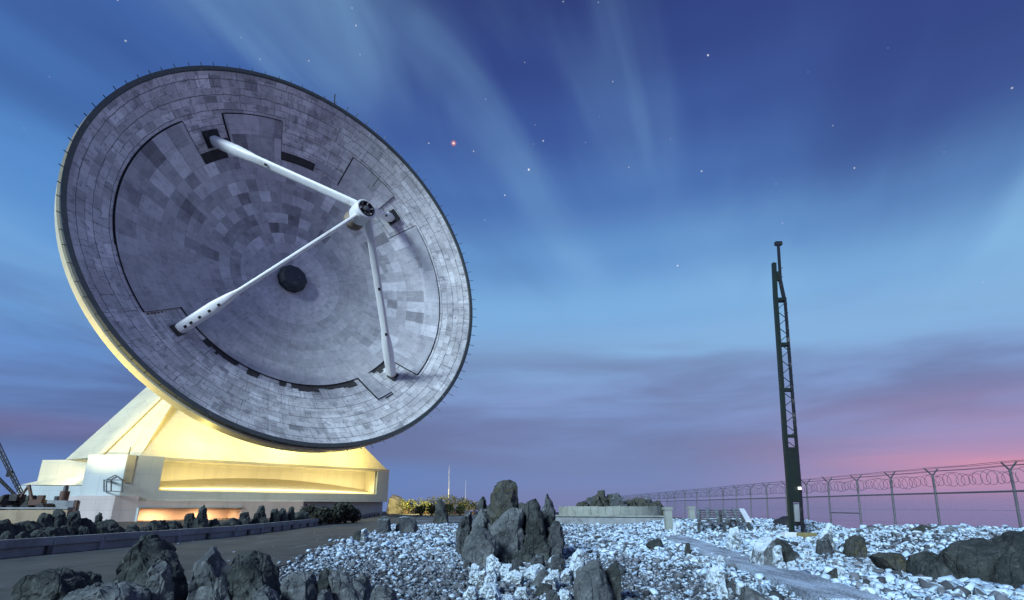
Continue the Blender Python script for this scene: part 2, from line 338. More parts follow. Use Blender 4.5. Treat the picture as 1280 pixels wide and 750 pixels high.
    for sx, sy, b, wrm in stars:
        q = ray(sx, sy); ds = t.vec('DISTANCE', d, tuple(q))
        rad = .0007 + .0014 * b
        g = t.step(ds, rad, rad * .2, 0.0, min(1.0, b * b * .75))
        if wrm:
            acc = g if acc is None else t.math('ADD', acc, g); hal = t.step(ds, .0062, .001); col = t.mix(t.math('MULTIPLY', hal, .75), col, lin((236, 130, 110)))
        else: acc = g if acc is None else t.math('ADD', acc, g)
    col = t.mix(t.math('MINIMUM', acc, 1.0), col, (.95, .97, 1, 1))
    sky = t.new('ShaderNodeTexSky', sky_type='NISHITA', sun_disc=False, sun_elevation=SUN_EL, sun_rotation=SUN_AZ)
    col = t.vec('ADD', col, t.vec('SCALE', sky.outputs[0], sc=.004))
    t.set(bg.inputs[0], col); bg.inputs[1].default_value = 1.0; t.l.new(bg.outputs[0], out.inputs[0])
SUN_AZ, SUN_EL = R(212), R(26)
build_world()
sd = bpy.data.lights.new('moon', 'SUN'); so = bpy.data.objects.new('moon', sd); COL.objects.link(so)
sd.energy = 4.8; sd.angle = R(16); sd.color = (.70, .88, 1.0)
L = Vector((math.sin(SUN_AZ) * math.cos(SUN_EL), math.cos(SUN_AZ) * math.cos(SUN_EL), math.sin(SUN_EL)))
so.rotation_euler = L.to_track_quat('Z', 'Y').to_euler(); so.location = (0, 0, 60)
vs = scene.view_settings; vs.view_transform = 'Standard'; vs.look = 'None'; vs.exposure = 0; vs.gamma = 1

# ------------------------------------------------------------------ ground
def sstep(x, a, b):
    t = np.clip((x - a) / (b - a), 0, 1); return t * t * (3 - 2 * t)
def bankh(x, y):                       # rubble bank along the fence and a rise far ahead
    lat = 1 - sstep(x, 19.3, 21.1)
    b = .68 * sstep(x, 11.8, 15.5) * lat * sstep(y, 12.5, 18.5) * (1 - sstep(y, 22.5, 26.5))
    b = b + .50 * sstep(x, 9, 13) * lat * sstep(y, 29.8, 34) * (1 - sstep(y, 40, 50))
    b = b + .30 * sstep(y, 40, 95) * (1 - sstep(np.abs(x + 14), 14, 30))
    return b
def ground_z(x, y):
    x = np.asarray(x, float); y = np.asarray(y, float)
    z = bankh(x, y) + .05 * np.sin(x * .9 + 1.3) * np.sin(y * .7) * sstep(np.abs(x + 11), 5, 8)
    out = np.maximum.reduce([x - 23.5, y - 128, -x - 95, -y - 45]); out = np.maximum(out, 0)
    return z - out * .75 - 0.02 * out * np.minimum(out, 40) * .2
def road_edges(y):                     # left and right edge of the road at depth y
    l = np.interp(y, [-40, 0, 10, 16.7, 29, 46, 80, 130], [-17.5, -17.2, -16.2, -15.5, -14.3, -15.8, -19.0, -24])
    r = np.interp(y, [-40, 0, 13.3, 22, 38, 60, 100, 130], [-3.0, -4.2, -6.0, -7.4, -9.1, -11.6, -15.5, -18.5])
    return l, r
def frost_at(x, y):
    l, r = road_edges(y); x = np.asarray(x, float)
    f = sstep(x - r, -.3, .8) * (1 - sstep(y, 42, 75) * .6)
    return f
def build_ground():
    xs = np.unique(np.concatenate([np.arange(-30, 26, .6), np.arange(-120, -30, 5), np.arange(26, 60, 3), [-2600, -1400, -700, -350, -200, -150, 100, 160, 300, 600, 1300, 2600]]))
    ys = np.unique(np.concatenate([np.arange(0, 60, .6), np.arange(60, 150, 3), np.arange(-60, 0, 4), [-2600, -1400, -700, -350, -150, -90, 200, 300, 500, 900, 1600, 2800]]))
    X, Y = np.meshgrid(xs, ys); Z = ground_z(X, Y)
    Z = np.maximum(Z, -900 + 0 * Z); fr = frost_at(X, Y)
    V = np.stack([X, Y, Z], -1).reshape(-1, 3); nx = len(xs); ny = len(ys)
    i = np.arange(nx * ny).reshape(ny, nx)
    fs = np.stack([i[:-1, :-1], i[:-1, 1:], i[1:, 1:], i[1:, :-1]], -1).reshape(-1, 4)
    me = bpy.data.meshes.new('ground'); me.from_pydata(V.tolist(), [], fs.tolist())
    a = me.attributes.new('frost', 'FLOAT', 'POINT'); a.data.foreach_set('value', fr.reshape(-1).astype(np.float32))
    me.polygons.foreach_set('use_smooth', [True] * len(me.polygons)); tag(link('ground', me, M['ground']), kind='structure')
    ys = np.arange(-40, 131, 2.0); l, r = road_edges(ys); vs = []; fs = []; n = 9
    for k, yv in enumerate(ys):
        for j in range(n):
            xx = l[k] + (r[k] - l[k]) * j / (n - 1) + (.18 * math.sin(yv * 1.7) if j == n - 1 else 0)
            vs.append((xx, yv, float(ground_z(xx, yv)) + .03))
    for k in range(len(ys) - 1):
        for j in range(n - 1): a = k * n + j; fs.append((a, a + 1, a + 1 + n, a + n))
    me = bpy.data.meshes.new('road'); me.from_pydata(vs, [], fs); tag(link('road', me, M['asphalt']), kind='structure')
    # concrete path strip on the right
    p = [gnd(1070, 762), gnd(1012, 738), gnd(960, 717), gnd(900, 696), gnd(862, 681), gnd(842, 673.5)]
    mb = MB(); L = []; Rr = []
    for k, q in enumerate(p):
        d = (p[min(k + 1, 5)] - p[max(k - 1, 0)]).normalized(); s = Vector((d.y, -d.x, 0)) * .52
        L.append(q - s + Vector((0, 0, .16))); Rr.append(q + s + Vector((0, 0, .16)))
    for k in range(5):
        mb.add([L[k], Rr[k], Rr[k + 1], L[k + 1]] + [v - Vector((0, 0, .3)) for v in (L[k], Rr[k], Rr[k + 1], L[k + 1])], [(0, 1, 2, 3), (0, 4, 5, 1), (3, 2, 6, 7), (0, 3, 7, 4), (1, 5, 6, 2)])
    o = mb.build('path', M['path']); tag(o, kind='structure')
    return L, Rr
PL, PR = build_ground()

# ------------------------------------------------------------------ rocks
def rock_mesh(name, pts, seed, amp=.06, cuts=3, fscale=1.2, smooth=22, planes=5):
    rn = random.Random(seed * 7 + 1)
    bm = bmesh.new(); vv = [bm.verts.new(p) for p in pts]
    r = bmesh.ops.convex_hull(bm, input=vv)
    bmesh.ops.delete(bm, geom=list({g for g in r['geom_interior'] + r['geom_unused'] if isinstance(g, bmesh.types.BMVert)}), context='VERTS')
    c = sum((v.co for v in bm.verts), Vector()) / len(bm.verts)
    ext = [max(abs(v.co[i] - c[i]) for v in bm.verts) for i in range(3)]; size = 2 * max(ext)
    for _ in range(planes):                             # fracture planes shave the corners off
        d = Vector((rn.gauss(0, 1), rn.gauss(0, 1) - .3, rn.gauss(0, .25))).normalized()
        far = max((v.co - c).dot(d) for v in bm.verts); lim = far * rn.uniform(.80, .93)
        g = list(bm.verts) + list(bm.edges) + list(bm.faces)
        q = bmesh.ops.bisect_plane(bm, geom=g, plane_co=c + d * lim, plane_no=d, clear_outer=True)
        ed = [x for x in q['geom_cut'] if isinstance(x, bmesh.types.BMEdge)]
        if ed: bmesh.ops.contextual_create(bm, geom=ed)
    bmesh.ops.dissolve_limit(bm, angle_limit=R(6), verts=bm.verts, edges=bm.edges)
    bmesh.ops.bevel(bm, geom=list(bm.edges), offset=size * .010, segments=1, affect='EDGES', clamp_overlap=True)
    bmesh.ops.triangulate(bm, faces=bm.faces)
    for _ in range(cuts + 2):
        lim = size * .06
        es = [e for e in bm.edges if e.calc_length() > lim]
        if not es: break
        bmesh.ops.subdivide_edges(bm, edges=es, cuts=1, use_grid_fill=True); bmesh.ops.triangulate(bm, faces=[f for f in bm.faces if len(f.verts) > 3])
    bm.normal_update(); off = Vector((seed * 3.1, seed * 1.7, seed * .9))
    for v in bm.verts:
        q = v.co * (fscale / max(size, .1)) * 2.2 + off
        n1 = noise.fractal(q, .9, 2.0, 4); n2 = noise.turbulence(q * 2.2, 3, True); n3 = noise.ridged_multi_fractal(q * 1.5, 1.0, 2.0, 3, 1.0, 2.0)
        st = math.floor((v.co.dot(Vector((.35, .2, .9))) / size) * 9 + n1 * 2.0) * .5            # broken ledges
        vd = noise.voronoi(q * 1.7)[0]; v.co += v.normal * size * amp * (min(vd[1] - vd[0], .30) * 1.3 - .25 + n1 * .35 - abs(n2) * .30 - max(0, n3 - 1.0) * .34 + (st % 1.0 - .25) * .26)
    me = bpy.data.meshes.new(name); bm.to_mesh(me); bm.free()
    me.polygons.foreach_set('use_smooth', [True] * len(me.polygons)); me.set_sharp_from_angle(angle=R(smooth)); return me
def rock_outline(name, outline, Y, m, label, seed, depth=None, group=None, amp=.05, cat='rock', cuts=3, sink=.25, planes=4):
    """outline: silhouette in picture pixels at distance Y; gets real thickness"""
    rnd = random.Random(seed)
    P = [at(x, y, Y) for x, y in outline]; c = sum(P, Vector()) / len(P)
    w = max(p.x for p in P) - min(p.x for p in P); zb = min(p.z for p in P)
    dp = depth or w * .75; pts = []
    for p in P:
        pts.append(p + Vector((0, rnd.uniform(-.12, .12) * dp, 0)))
        for sgn in (-1, 1):
            k = rnd.uniform(.55, .85); q = c + (p - c) * k; kz = rnd.uniform(.6, .92)
            q.z = zb + (p.z - zb) * kz; q.y += sgn * dp * rnd.uniform(.35, .55); pts.append(q)
    g = float(ground_z(c.x, Y))
    for p in list(pts):
        if p.z < zb + .15 * (max(q.z for q in P) - zb): pts.append(Vector((p.x, p.y, min(p.z, g) - sink)))
    base = Vector((c.x, Y, g)); me = rock_mesh(name, [p - base for p in pts], seed, amp, cuts, planes=planes)
    o = link(name, me, m); o.location = base; return tag(o, label, cat, group)
def rock_rand(seed, n=16, sq=.5):
    rnd = random.Random(seed); pts = []
    for _ in range(n):
        v = Vector((rnd.gauss(0, 1), rnd.gauss(0, 1), rnd.gauss(0, 1))).normalized(); k = rnd.uniform(.8, 1.0)
        pts.append(Vector((math.copysign(abs(v.x) ** sq, v.x), math.copysign(abs(v.y) ** sq, v.y), math.copysign(abs(v.z) ** sq, v.z))) * .5 * k)
    return pts
def put_rock(name, loc, size, rz, m, label, seed, group=None, amp=.05, cat='rock', tilt=0, cuts=2):
    rnd = random.Random(seed); T = Matrix.Rotation(rz, 3, 'Z') @ Matrix.Rotation(tilt, 3, 'X')
    pts = [T @ Vector((p.x * size[0], p.y * size[1], p.z * size[2])) for p in rock_rand(seed, 15, .7)]
    zmin = min(p.z for p in pts); pts = [p - Vector((0, 0, zmin + size[2] * .12)) for p in pts]
    me = rock_mesh(name, pts, seed, amp, cuts); o = link(name, me, m); o.location = loc; return tag(o, label, cat, group)

D, S, MI, FRS, SN, MO = (M[k] for k in ('rock_dark', 'rock_slab', 'rock_mid', 'rock_frost', 'rock_snow', 'rock_moss'))
# foreground boulders, bottom left
FG = [
 ([(14, 756), (30, 732), (52, 714), (78, 708), (92, 710), (104, 722), (112, 756)], 8.6, D, 'dark boulder with a pale frosty left edge in the bottom left corner', .9),
 ([(98, 716), (112, 713), (124, 718), (126, 742), (98, 742)], 9.3, D, 'small blunt dark stone wedged behind the corner boulder at the bottom left', .5),
 ([(82, 760), (100, 734), (130, 727), (160, 728), (186, 738), (190, 760)], 8.2, S, 'low flat topped grey rock along the bottom edge before the tallest left boulder', .9),
 ([(150, 752), (153, 720), (163, 688), (177, 669), (190, 667), (201, 675), (212, 692), (236, 712), (241, 752)], 9.0, D, 'tallest dark pointed boulder with a pale left face on the near side of the road', .9),
 ([(186, 756), (187, 712), (193, 698), (203, 696), (213, 706), (216, 756)], 8.45, S, 'narrow pale upright slab leaning on the tallest dark boulder', .35),
 ([(236, 756), (243, 705), (258, 683), (268, 676), (277, 684), (290, 712), (297, 756)], 8.8, S, 'pale grey pointed slab standing just right of the tallest dark boulder', .6),
 ([(284, 752), (288, 702), (296, 689), (320, 687), (334, 693), (345, 710), (352, 752)], 9.1, D, 'round shouldered black boulder between the pale pointed slab and the gravel', .8),
 ([(314, 758), (320, 738), (330, 727), (342, 736), (356, 758)], 8.1, S, 'small pale pyramid shaped rock in front of the round black boulder', .5),
 ([(352, 756), (356, 720), (372, 713), (392, 714), (400, 756)], 8.7, S, 'flat topped brownish grey rock right of the round black boulder', .5),
 ([(394, 752), (398, 712), (408, 707), (417, 713), (418, 752)], 8.9, D, 'slim dark stone post between two flat topped rocks at the bottom', .4),
 ([(412, 712), (430, 714), (444, 722), (458, 735), (462, 758), (424, 758)], 8.6, S, 'leaning greenish grey slab with a light front at the edge of the gravel', .5),
 ([(442, 724), (452, 714), (461, 718), (466, 742), (450, 742)], 9.2, S, 'small round topped grey stone behind the leaning greenish slab', .4),
 ([(458, 758), (468, 733), (482, 729), (494, 738), (500, 758)], 8.5, S, 'rightmost stone of the dark foreground rocks, half buried in gravel', .5),
 ([(392, 758), (402, 738), (411, 736), (418, 758)], 8.2, S, 'little pointed stone with frosty tip at the very bottom before the leaning slab', .35),
]
for k, (ol, Y, m, lab, dp) in enumerate(FG): rock_outline('boulder', ol, Y, m, lab, 11 + k, dp, 'dark boulders in the left foreground', cat='boulder', amp=.075, cuts=4, planes=2)
# tall outcrop in the middle
OC = [
 ([(588, 692), (591, 656), (601, 634), (612, 636), (622, 652), (626, 692)], 17.5, S, 'chunky grey rock wedged between the left peaks and the tallest middle rock', .9),
 ([(638, 692), (640, 642), (650, 624), (664, 630), (672, 650), (674, 692)], 17.35, D, 'dark angular rock filling the notch right of the tallest middle rock', .8),
 ([(672, 690), (676, 648), (688, 638), (699, 656), (701, 690)], 17.8, D, 'sloping dark rock under the slim spire of the middle outcrop', .8),
 ([(598, 694), (600, 660), (610, 640), (640, 634), (676, 636), (694, 650), (702, 690)], 18.4, D, 'broad dark rock mass filling the back of the middle outcrop between its peaks', 1.4),
 ([(650, 694), (652, 668), (660, 660), (680, 664), (690, 680), (692, 694)], 16.9, D, 'blocky dark rock low at the right front of the middle outcrop', .7),
 ([(603, 698), (606, 650), (611, 622), (614, 606), (619, 600), (630, 598), (643, 598.5), (646, 606), (650, 625), (656, 645), (658, 698)], 17.6, MO, 'tallest flat topped rock of the outcrop in the middle, with rusty stains', 1.5),
 ([(612, 694), (611, 662), (622, 644), (640, 634), (655, 633), (657, 690), (634, 697)], 16.7, S, 'broad grey slab leaning against the front of the tallest middle rock', .7),
 ([(654, 692), (655, 632), (660, 621), (671, 620), (677, 632), (682, 662), (687, 690)], 17.1, D, 'dark square shouldered rock right of the tallest one in the middle outcrop', 1.0),
 ([(675, 660), (677, 634), (682, 616), (685, 614), (689, 624), (695, 646), (694, 662)], 18.6, MI, 'slim pointed spire at the right rear of the middle outcrop', .5),
 ([(684, 690), (684, 660), (692, 650), (702, 652), (706, 672), (702, 690)], 17.0, MI, 'low lichen grey rock at the right foot of the middle outcrop', .6),
 ([(576, 692), (579, 676), (590, 662), (606, 660), (618, 668), (624, 686), (614, 701), (588, 703)], 15.6, S, 'rounded grey boulder at the left foot of the middle outcrop', .9),
 ([(593, 676), (596, 640), (600, 618), (606, 617), (611, 630), (612, 676)], 18.0, D, 'thin dark jagged rock at the left shoulder of the middle outcrop', .5),
 ([(570, 668), (575, 648), (583, 634), (590, 638), (594, 668)], 18.6, MI, 'leftmost grey wedge of the middle outcrop, behind the rounded boulder', .6),
 ([(597, 678), (599, 650), (604, 640), (609, 652), (611, 678)], 17.0, S, 'narrow pale splinter standing above the rounded boulder of the outcrop', .3),
 ([(640, 702), (644, 690), (656, 684), (668, 688), (672, 702)], 16.2, D, 'small dark stone lying at the front foot of the middle outcrop', .5),
 ([(612, 704), (616, 692), (628, 688), (638, 694), (640, 704)], 16.0, D, 'dark brownish stone in the gap before the grey leaning slab', .4),
]
for k, (ol, Y, m, lab, dp) in enumerate(OC): rock_outline('rock', ol, Y, m, lab, 51 + k, dp, 'rocks of the middle outcrop', amp=.08, cuts=4, planes=0)
rock_outline('rock', [(540, 652), (543, 634), (548, 624), (552, 622), (556, 630), (562, 652)], 50, D, 'small dark tower shaped rock left of the outcrop before the lit shrubs', 70, .9)
rock_outline('rock', [(470, 664), (472, 648), (478, 644), (488, 647), (490, 664)], 31, MI, 'squat grey rock at the road edge below the building corner', 71, .8)
rock_outline('rock', [(494, 662), (498, 646), (508, 644), (520, 648), (524, 662)], 32, MI, 'broad dark rock with frosty cap at the far edge of the gravel', 72, .9)
rock_outline('rock', [(450, 680), (452, 662), (458, 660), (462, 680)], 23, FRS, 'upright white frosted stone at the left edge of the gravel by the road', 73, .5)
rock_outline('rock', [(440, 676), (443, 664), (452, 662), (455, 676)], 24.5, D, 'brownish stone on the road edge beside the upright white stone', 74, .5)
# pale frosted slabs low in the middle
rock_outline('boulder', [(716, 756), (717, 728), (722, 712), (736, 701), (747, 697), (756, 712), (764, 734), (768, 756)], 9.2, S, 'big grey boulder with white frost patch at the bottom centre', 80, .8, cat='boulder', cuts=4)
rock_outline('boulder', [(750, 756), (753, 718), (764, 714), (768, 699), (772, 700), (776, 726), (777, 756)], 9.5, D, 'dark spiky topped boulder against the right side of the big bottom centre boulder', 81, .6, cat='boulder', cuts=4)
SL = [([(711, 712), (714, 696), (722, 684), (730, 688), (734, 712)], 11.6, SN, 'white snow caked pointed stone just behind the big bottom centre boulder'),
 ([(685, 706), (690, 694), (700, 688), (706, 702), (706, 712), (688, 712)], 12.3, MI, 'grey half bare stone left of the white pointed one near the centre'),
 ([(662, 704), (668, 692), (680, 690), (682, 704), (672, 710)], 12.6, MI, 'grey stone with white top in the frosted rubble below the outcrop'),
 ([(664, 730), (672, 716), (680, 710), (688, 716), (682, 730)], 10.9, S, 'bare grey triangular stone in the middle of the white rubble'),
 ([(684, 726), (690, 712), (698, 712), (702, 726), (694, 734)], 10.8, SN, 'bright white lump right of the bare triangular stone'),
 ([(588, 708), (592, 702), (600, 707), (602, 720), (588, 722)], 12.6, SN, 'white frosted lump at the left end of the rubble below the rounded boulder'),
 ([(604, 722), (610, 706), (618, 708), (624, 722), (612, 728)], 11.9, SN, 'white wedge shaped stone second from the left in the white rubble'),
 ([(622, 716), (628, 704), (640, 704), (640, 718), (628, 724)], 12.1, SN, 'blocky white stone straight below the front slab of the outcrop'),
 ([(628, 724), (636, 714), (654, 716), (656, 724), (640, 730)], 11.2, FRS, 'long flat white slab lying across the rubble at the centre'),
 ([(596, 742), (606, 728), (622, 730), (626, 742)], 10.0, SN, 'broad white slab low at the left of the white rubble'),
 ([(640, 748), (646, 734), (658, 732), (664, 748)], 9.8, FRS, 'speckled stone at the bottom below the bare triangular stone'),
 ([(668, 740), (676, 728), (690, 730), (692, 740)], 10.1, D, 'dark tilted stone with a pinkish end among the white rubble'),
 ([(696, 750), (700, 736), (712, 738), (716, 750)], 9.7, SN, 'white stone tight against the left foot of the big bottom centre boulder'),
 ([(618, 756), (626, 742), (642, 744), (646, 756)], 9.3, SN, 'white angular stone on the bottom edge left of the centre'),
 ([(672, 758), (680, 745), (694, 746), (700, 758)], 9.2, FRS, 'flat frosted stone on the bottom edge beside the big boulder')]
for k, (ol, Y, m, lab) in enumerate(SL): rock_outline('rock', ol, Y, m, lab, 90 + k, None, 'stones of the white rubble in the middle', amp=.06, cuts=3, sink=.15)
rw = random.Random(77)
for k in range(34):
    px = rw.uniform(574, 716); py = rw.uniform(704, 752); Y = 1.6 * 665 / (py - 632) * .97; w = rw.uniform(9, 20); h = w * rw.uniform(.55, .95)
    if k >= 24: px = rw.uniform(868, 1010); py = rw.uniform(690, 704); Y = 1.6 * 665 / (py - 632); w *= .7; h *= .7
    rock_outline('rock', [(px - w * .55, py), (px - w * rw.uniform(.3, .5), py - h * rw.uniform(.4, .8)), (px - w * rw.uniform(-.1, .2), py - h), (px + w * rw.uniform(.3, .5), py - h * rw.uniform(.5, .8)), (px + w * .55, py)], Y, rw.choice((SN, SN, FRS, MI)),
                 'frosted angular stone among the white rubble below the outcrop' if k < 24 else 'frosted angular stone beside the far end of the path', 700 + k, None, 'frosted angular stones of the white rubble' if k < 24 else 'frosted stones beside the path', amp=.07, cuts=2, sink=.12)
# right side
RT = [
 ([(1176, 724), (1178, 690), (1190, 680), (1206, 674), (1226, 671), (1246, 676), (1262, 684), (1264, 700), (1244, 722), (1210, 732)], 12.2, D, 'large dark boulder leaning left of the right border', 1.3, 'boulder'),
 ([(1236, 736), (1246, 712), (1262, 692), (1278, 668), (1296, 656), (1330, 662), (1340, 740)], 11.4, D, 'largest dark boulder cut off by the right border', 1.6, 'boulder'),
 ([(1144, 724), (1148, 706), (1156, 698), (1170, 700), (1179, 712), (1180, 724)], 11.9, D, 'squat dark boulder with a white streak left of the large right boulders', .7, 'boulder'),
 ([(1088, 694), (1100, 690), (1122, 690), (1132, 700), (1122, 714), (1104, 706)], 13.6, MO, 'low brown bare rock in the middle of the right rubble slope', .8, 'rock'),
 ([(1136, 712), (1140, 694), (1152, 688), (1170, 690), (1180, 704), (1176, 714)], 13.0, D, 'dark rock tucked behind the squat boulder with the white streak', .8, 'rock'),
 ([(1136, 684), (1142, 664), (1154, 655), (1166, 656), (1178, 668), (1188, 686)], 19.5, MO, 'greenish mossy mound of rock below the second fence post from the right', 1.6, 'rock'),
 ([(1056, 690), (1062, 674), (1070, 668), (1080, 670), (1080, 684), (1068, 692)], 17.0, MO, 'grey brown rock in the white bank below the braced fence bay', .7, 'rock'),
 ([(1032, 732), (1035, 714), (1044, 709), (1046, 732)], 11.8, MO, 'small square brown stone beside a white one near the path', .35, 'rock'),
 ([(1045, 730), (1046, 712), (1053, 708), (1058, 728)], 11.7, SN, 'white upright stone beside the small square brown stone', .35, 'rock'),
 ([(940, 708), (942, 684), (950, 672), (960, 668), (966, 674), (966, 712)], 14.2, FRS, 'tall frosted boulder standing on the far side of the path', .8, 'boulder'),
 ([(962, 712), (964, 678), (970, 672), (984, 676), (990, 690), (990, 712)], 14.4, D, 'dark streaked boulder right behind the tall frosted boulder by the path', .7, 'boulder'),
 ([(966, 698), (968, 682), (976, 680), (977, 698)], 13.7, SN, 'white stone clinging to the front of the dark streaked boulder', .3, 'rock'),
 ([(970, 714), (973, 702), (980, 702), (983, 714)], 13.2, SN, 'left one of two white stones at the foot of the dark streaked boulder', .3, 'rock'),
 ([(983, 716), (985, 702), (993, 700), (996, 716)], 13.2, SN, 'right one of two white stones at the foot of the dark streaked boulder', .3, 'rock'),
 ([(884, 728), (886, 712), (894, 707), (902, 712), (904, 728)], 11.4, SN, 'large white stone on the near edge of the path', .5, 'rock'),
 ([(896, 748), (898, 730), (904, 726), (909, 748)], 10.1, SN, 'white upright stone left of the dark block on the near side of the path', .35, 'rock'),
 ([(908, 746), (910, 726), (916, 722), (920, 746)], 10.3, MI, 'grey striped upright stone in the row on the near side of the path', .3, 'rock'),
 ([(920, 750), (921, 728), (928, 726), (930, 750)], 10.0, SN, 'slim white post like stone next to the dark block by the path', .25, 'rock'),
 ([(928, 758), (930, 732), (944, 738), (958, 748), (964, 758)], 9.3, S, 'bare dark grey block on the bottom edge beside the path', .5, 'rock'),
 ([(1022, 676), (1026, 664), (1036, 652), (1040, 662), (1040, 676)], 20, FRS, 'white pointed slab just right of the green mast foot', .5, 'rock'),
 ([(1020, 690), (1022, 674), (1032, 670), (1040, 682), (1036, 690)], 17.5, MI, 'dark hollow stone in the white bank right of the mustard block', .5, 'rock'),
 ([(908, 678), (912, 660), (922, 658), (926, 664), (922, 680)], 19.8, SN, 'round white boulder behind the path below the slatted rack', .5, 'rock'),
 ([(840, 668), (842, 654), (850, 650), (852, 668)], 27.5, SN, 'upright white stone by the far end of the path', .5, 'rock'),
 ([(806, 682), (812, 676), (824, 672), (830, 680), (824, 686)], 20.5, D, 'dark low stone in the white gravel before the far path end', .5, 'rock'),
 ([(855, 690), (857, 679), (862, 678), (864, 690)], 17.2, MO, 'small greenish marker stone at the near edge of the path', .25, 'rock'),
]
for k, (ol, Y, m, lab, dp, cat) in enumerate(RT): rock_outline('boulder' if cat == 'boulder' else 'rock', ol, Y, m, lab, 130 + k, dp, None, cat=cat, amp=.05, cuts=4 if cat == 'boulder' else 3, sink=.2)
# dark rocks lined up behind the parapet
ROW = [(2, 648, 26, 20), (18, 652, 22, 20.5), (34, 650, 28, 21.5), (56, 640, 18, 22), (74, 635, 16, 23), (92, 637, 22, 24), (112, 644, 16, 24.5), (122, 642, 12, 26), (134, 650, 18, 26), (148, 653, 18, 27), (164, 654, 16, 28), (180, 655, 14, 29), (194, 650, 14, 30), (206, 647, 14, 31), (220, 648, 18, 31.5), (238, 640, 14, 32), (253, 630, 11, 33), (263, 644, 14, 34), (276, 650, 14, 35), (290, 648, 14, 36), (304, 641, 14, 37), (316, 639, 12, 38), (327, 631, 11, 39), (340, 635, 14, 40), (352, 637, 14, 41), (363, 632, 11, 42), (376, 635, 16, 43.5), (26, 660, 20, 19), (66, 655, 24, 20.5), (104, 654, 22, 22.5), (160, 660, 14, 25.5), (215, 655, 14, 29), (270, 652, 14, 33), (330, 645, 14, 38), (8, 664, 18, 18.2), (44, 662, 20, 19.6), (85, 652, 14, 22), (128, 654, 12, 24.5), (142, 657, 10, 25), (174, 659, 11, 26), (188, 656, 9, 28), (200, 657, 10, 28.5), (228, 650, 9, 31), (246, 648, 10, 32), (258, 651, 9, 32), (283, 654, 10, 34), (297, 648, 9, 35.5), (310, 648, 9, 36), (320, 645, 8, 38), (346, 642, 9, 40), (357, 641, 9, 41), (370, 640, 9, 43)]
spec = {253: 'tall pointed dark rock standing before the right part of the lit garage opening', 74: 'tallest dark rock before the right end of the ochre wall', 56: 'round headed dark rock before the middle of the ochre wall', 238: 'blunt dark rock just left of the tall pointed one before the lit opening', 327: 'tall knob of dark rock before the right end of the pale base wall', 363: 'small pointed dark rock left of the shrubs under the building corner', 2: 'dark rock at the left border behind the road parapet', 92: 'broad dark rock at the foot of the building left of the lit opening'}
for k, (x, top, w, Y) in enumerate(ROW):
    rnd = random.Random(900 + k); b = gnd(x, 700); x0_ = x
    if x not in spec: x += rnd.uniform(-5, 5); w *= rnd.uniform(.75, 1.5); top += rnd.uniform(-3, 4)
    yb = 632 + 1.6 * 665 / Y
    ol = [(x - w * .62, yb), (x - w * rnd.uniform(.42, .55), (yb + top) / 2), (x - w * rnd.uniform(.2, .42), top + rnd.uniform(0, 4)), (x + w * rnd.uniform(.0, .3), top), (x + w * rnd.uniform(.3, .42), top + rnd.uniform(1, 5)), (x + w * rnd.uniform(.42, .55), (yb + top) / 2 - 1), (x + w * .62, yb)]
    seg = 'in the left half' if x < 95 else ('in the middle stretch' if x < 235 else 'in the far stretch')
    rock_outline('rock', ol, Y, D, spec.get(x0_, 'dark rough lava rock %s of the row behind the road parapet' % seg), 300 + k, None, 'rocks lined up behind the road parapet', amp=.07, cuts=3)

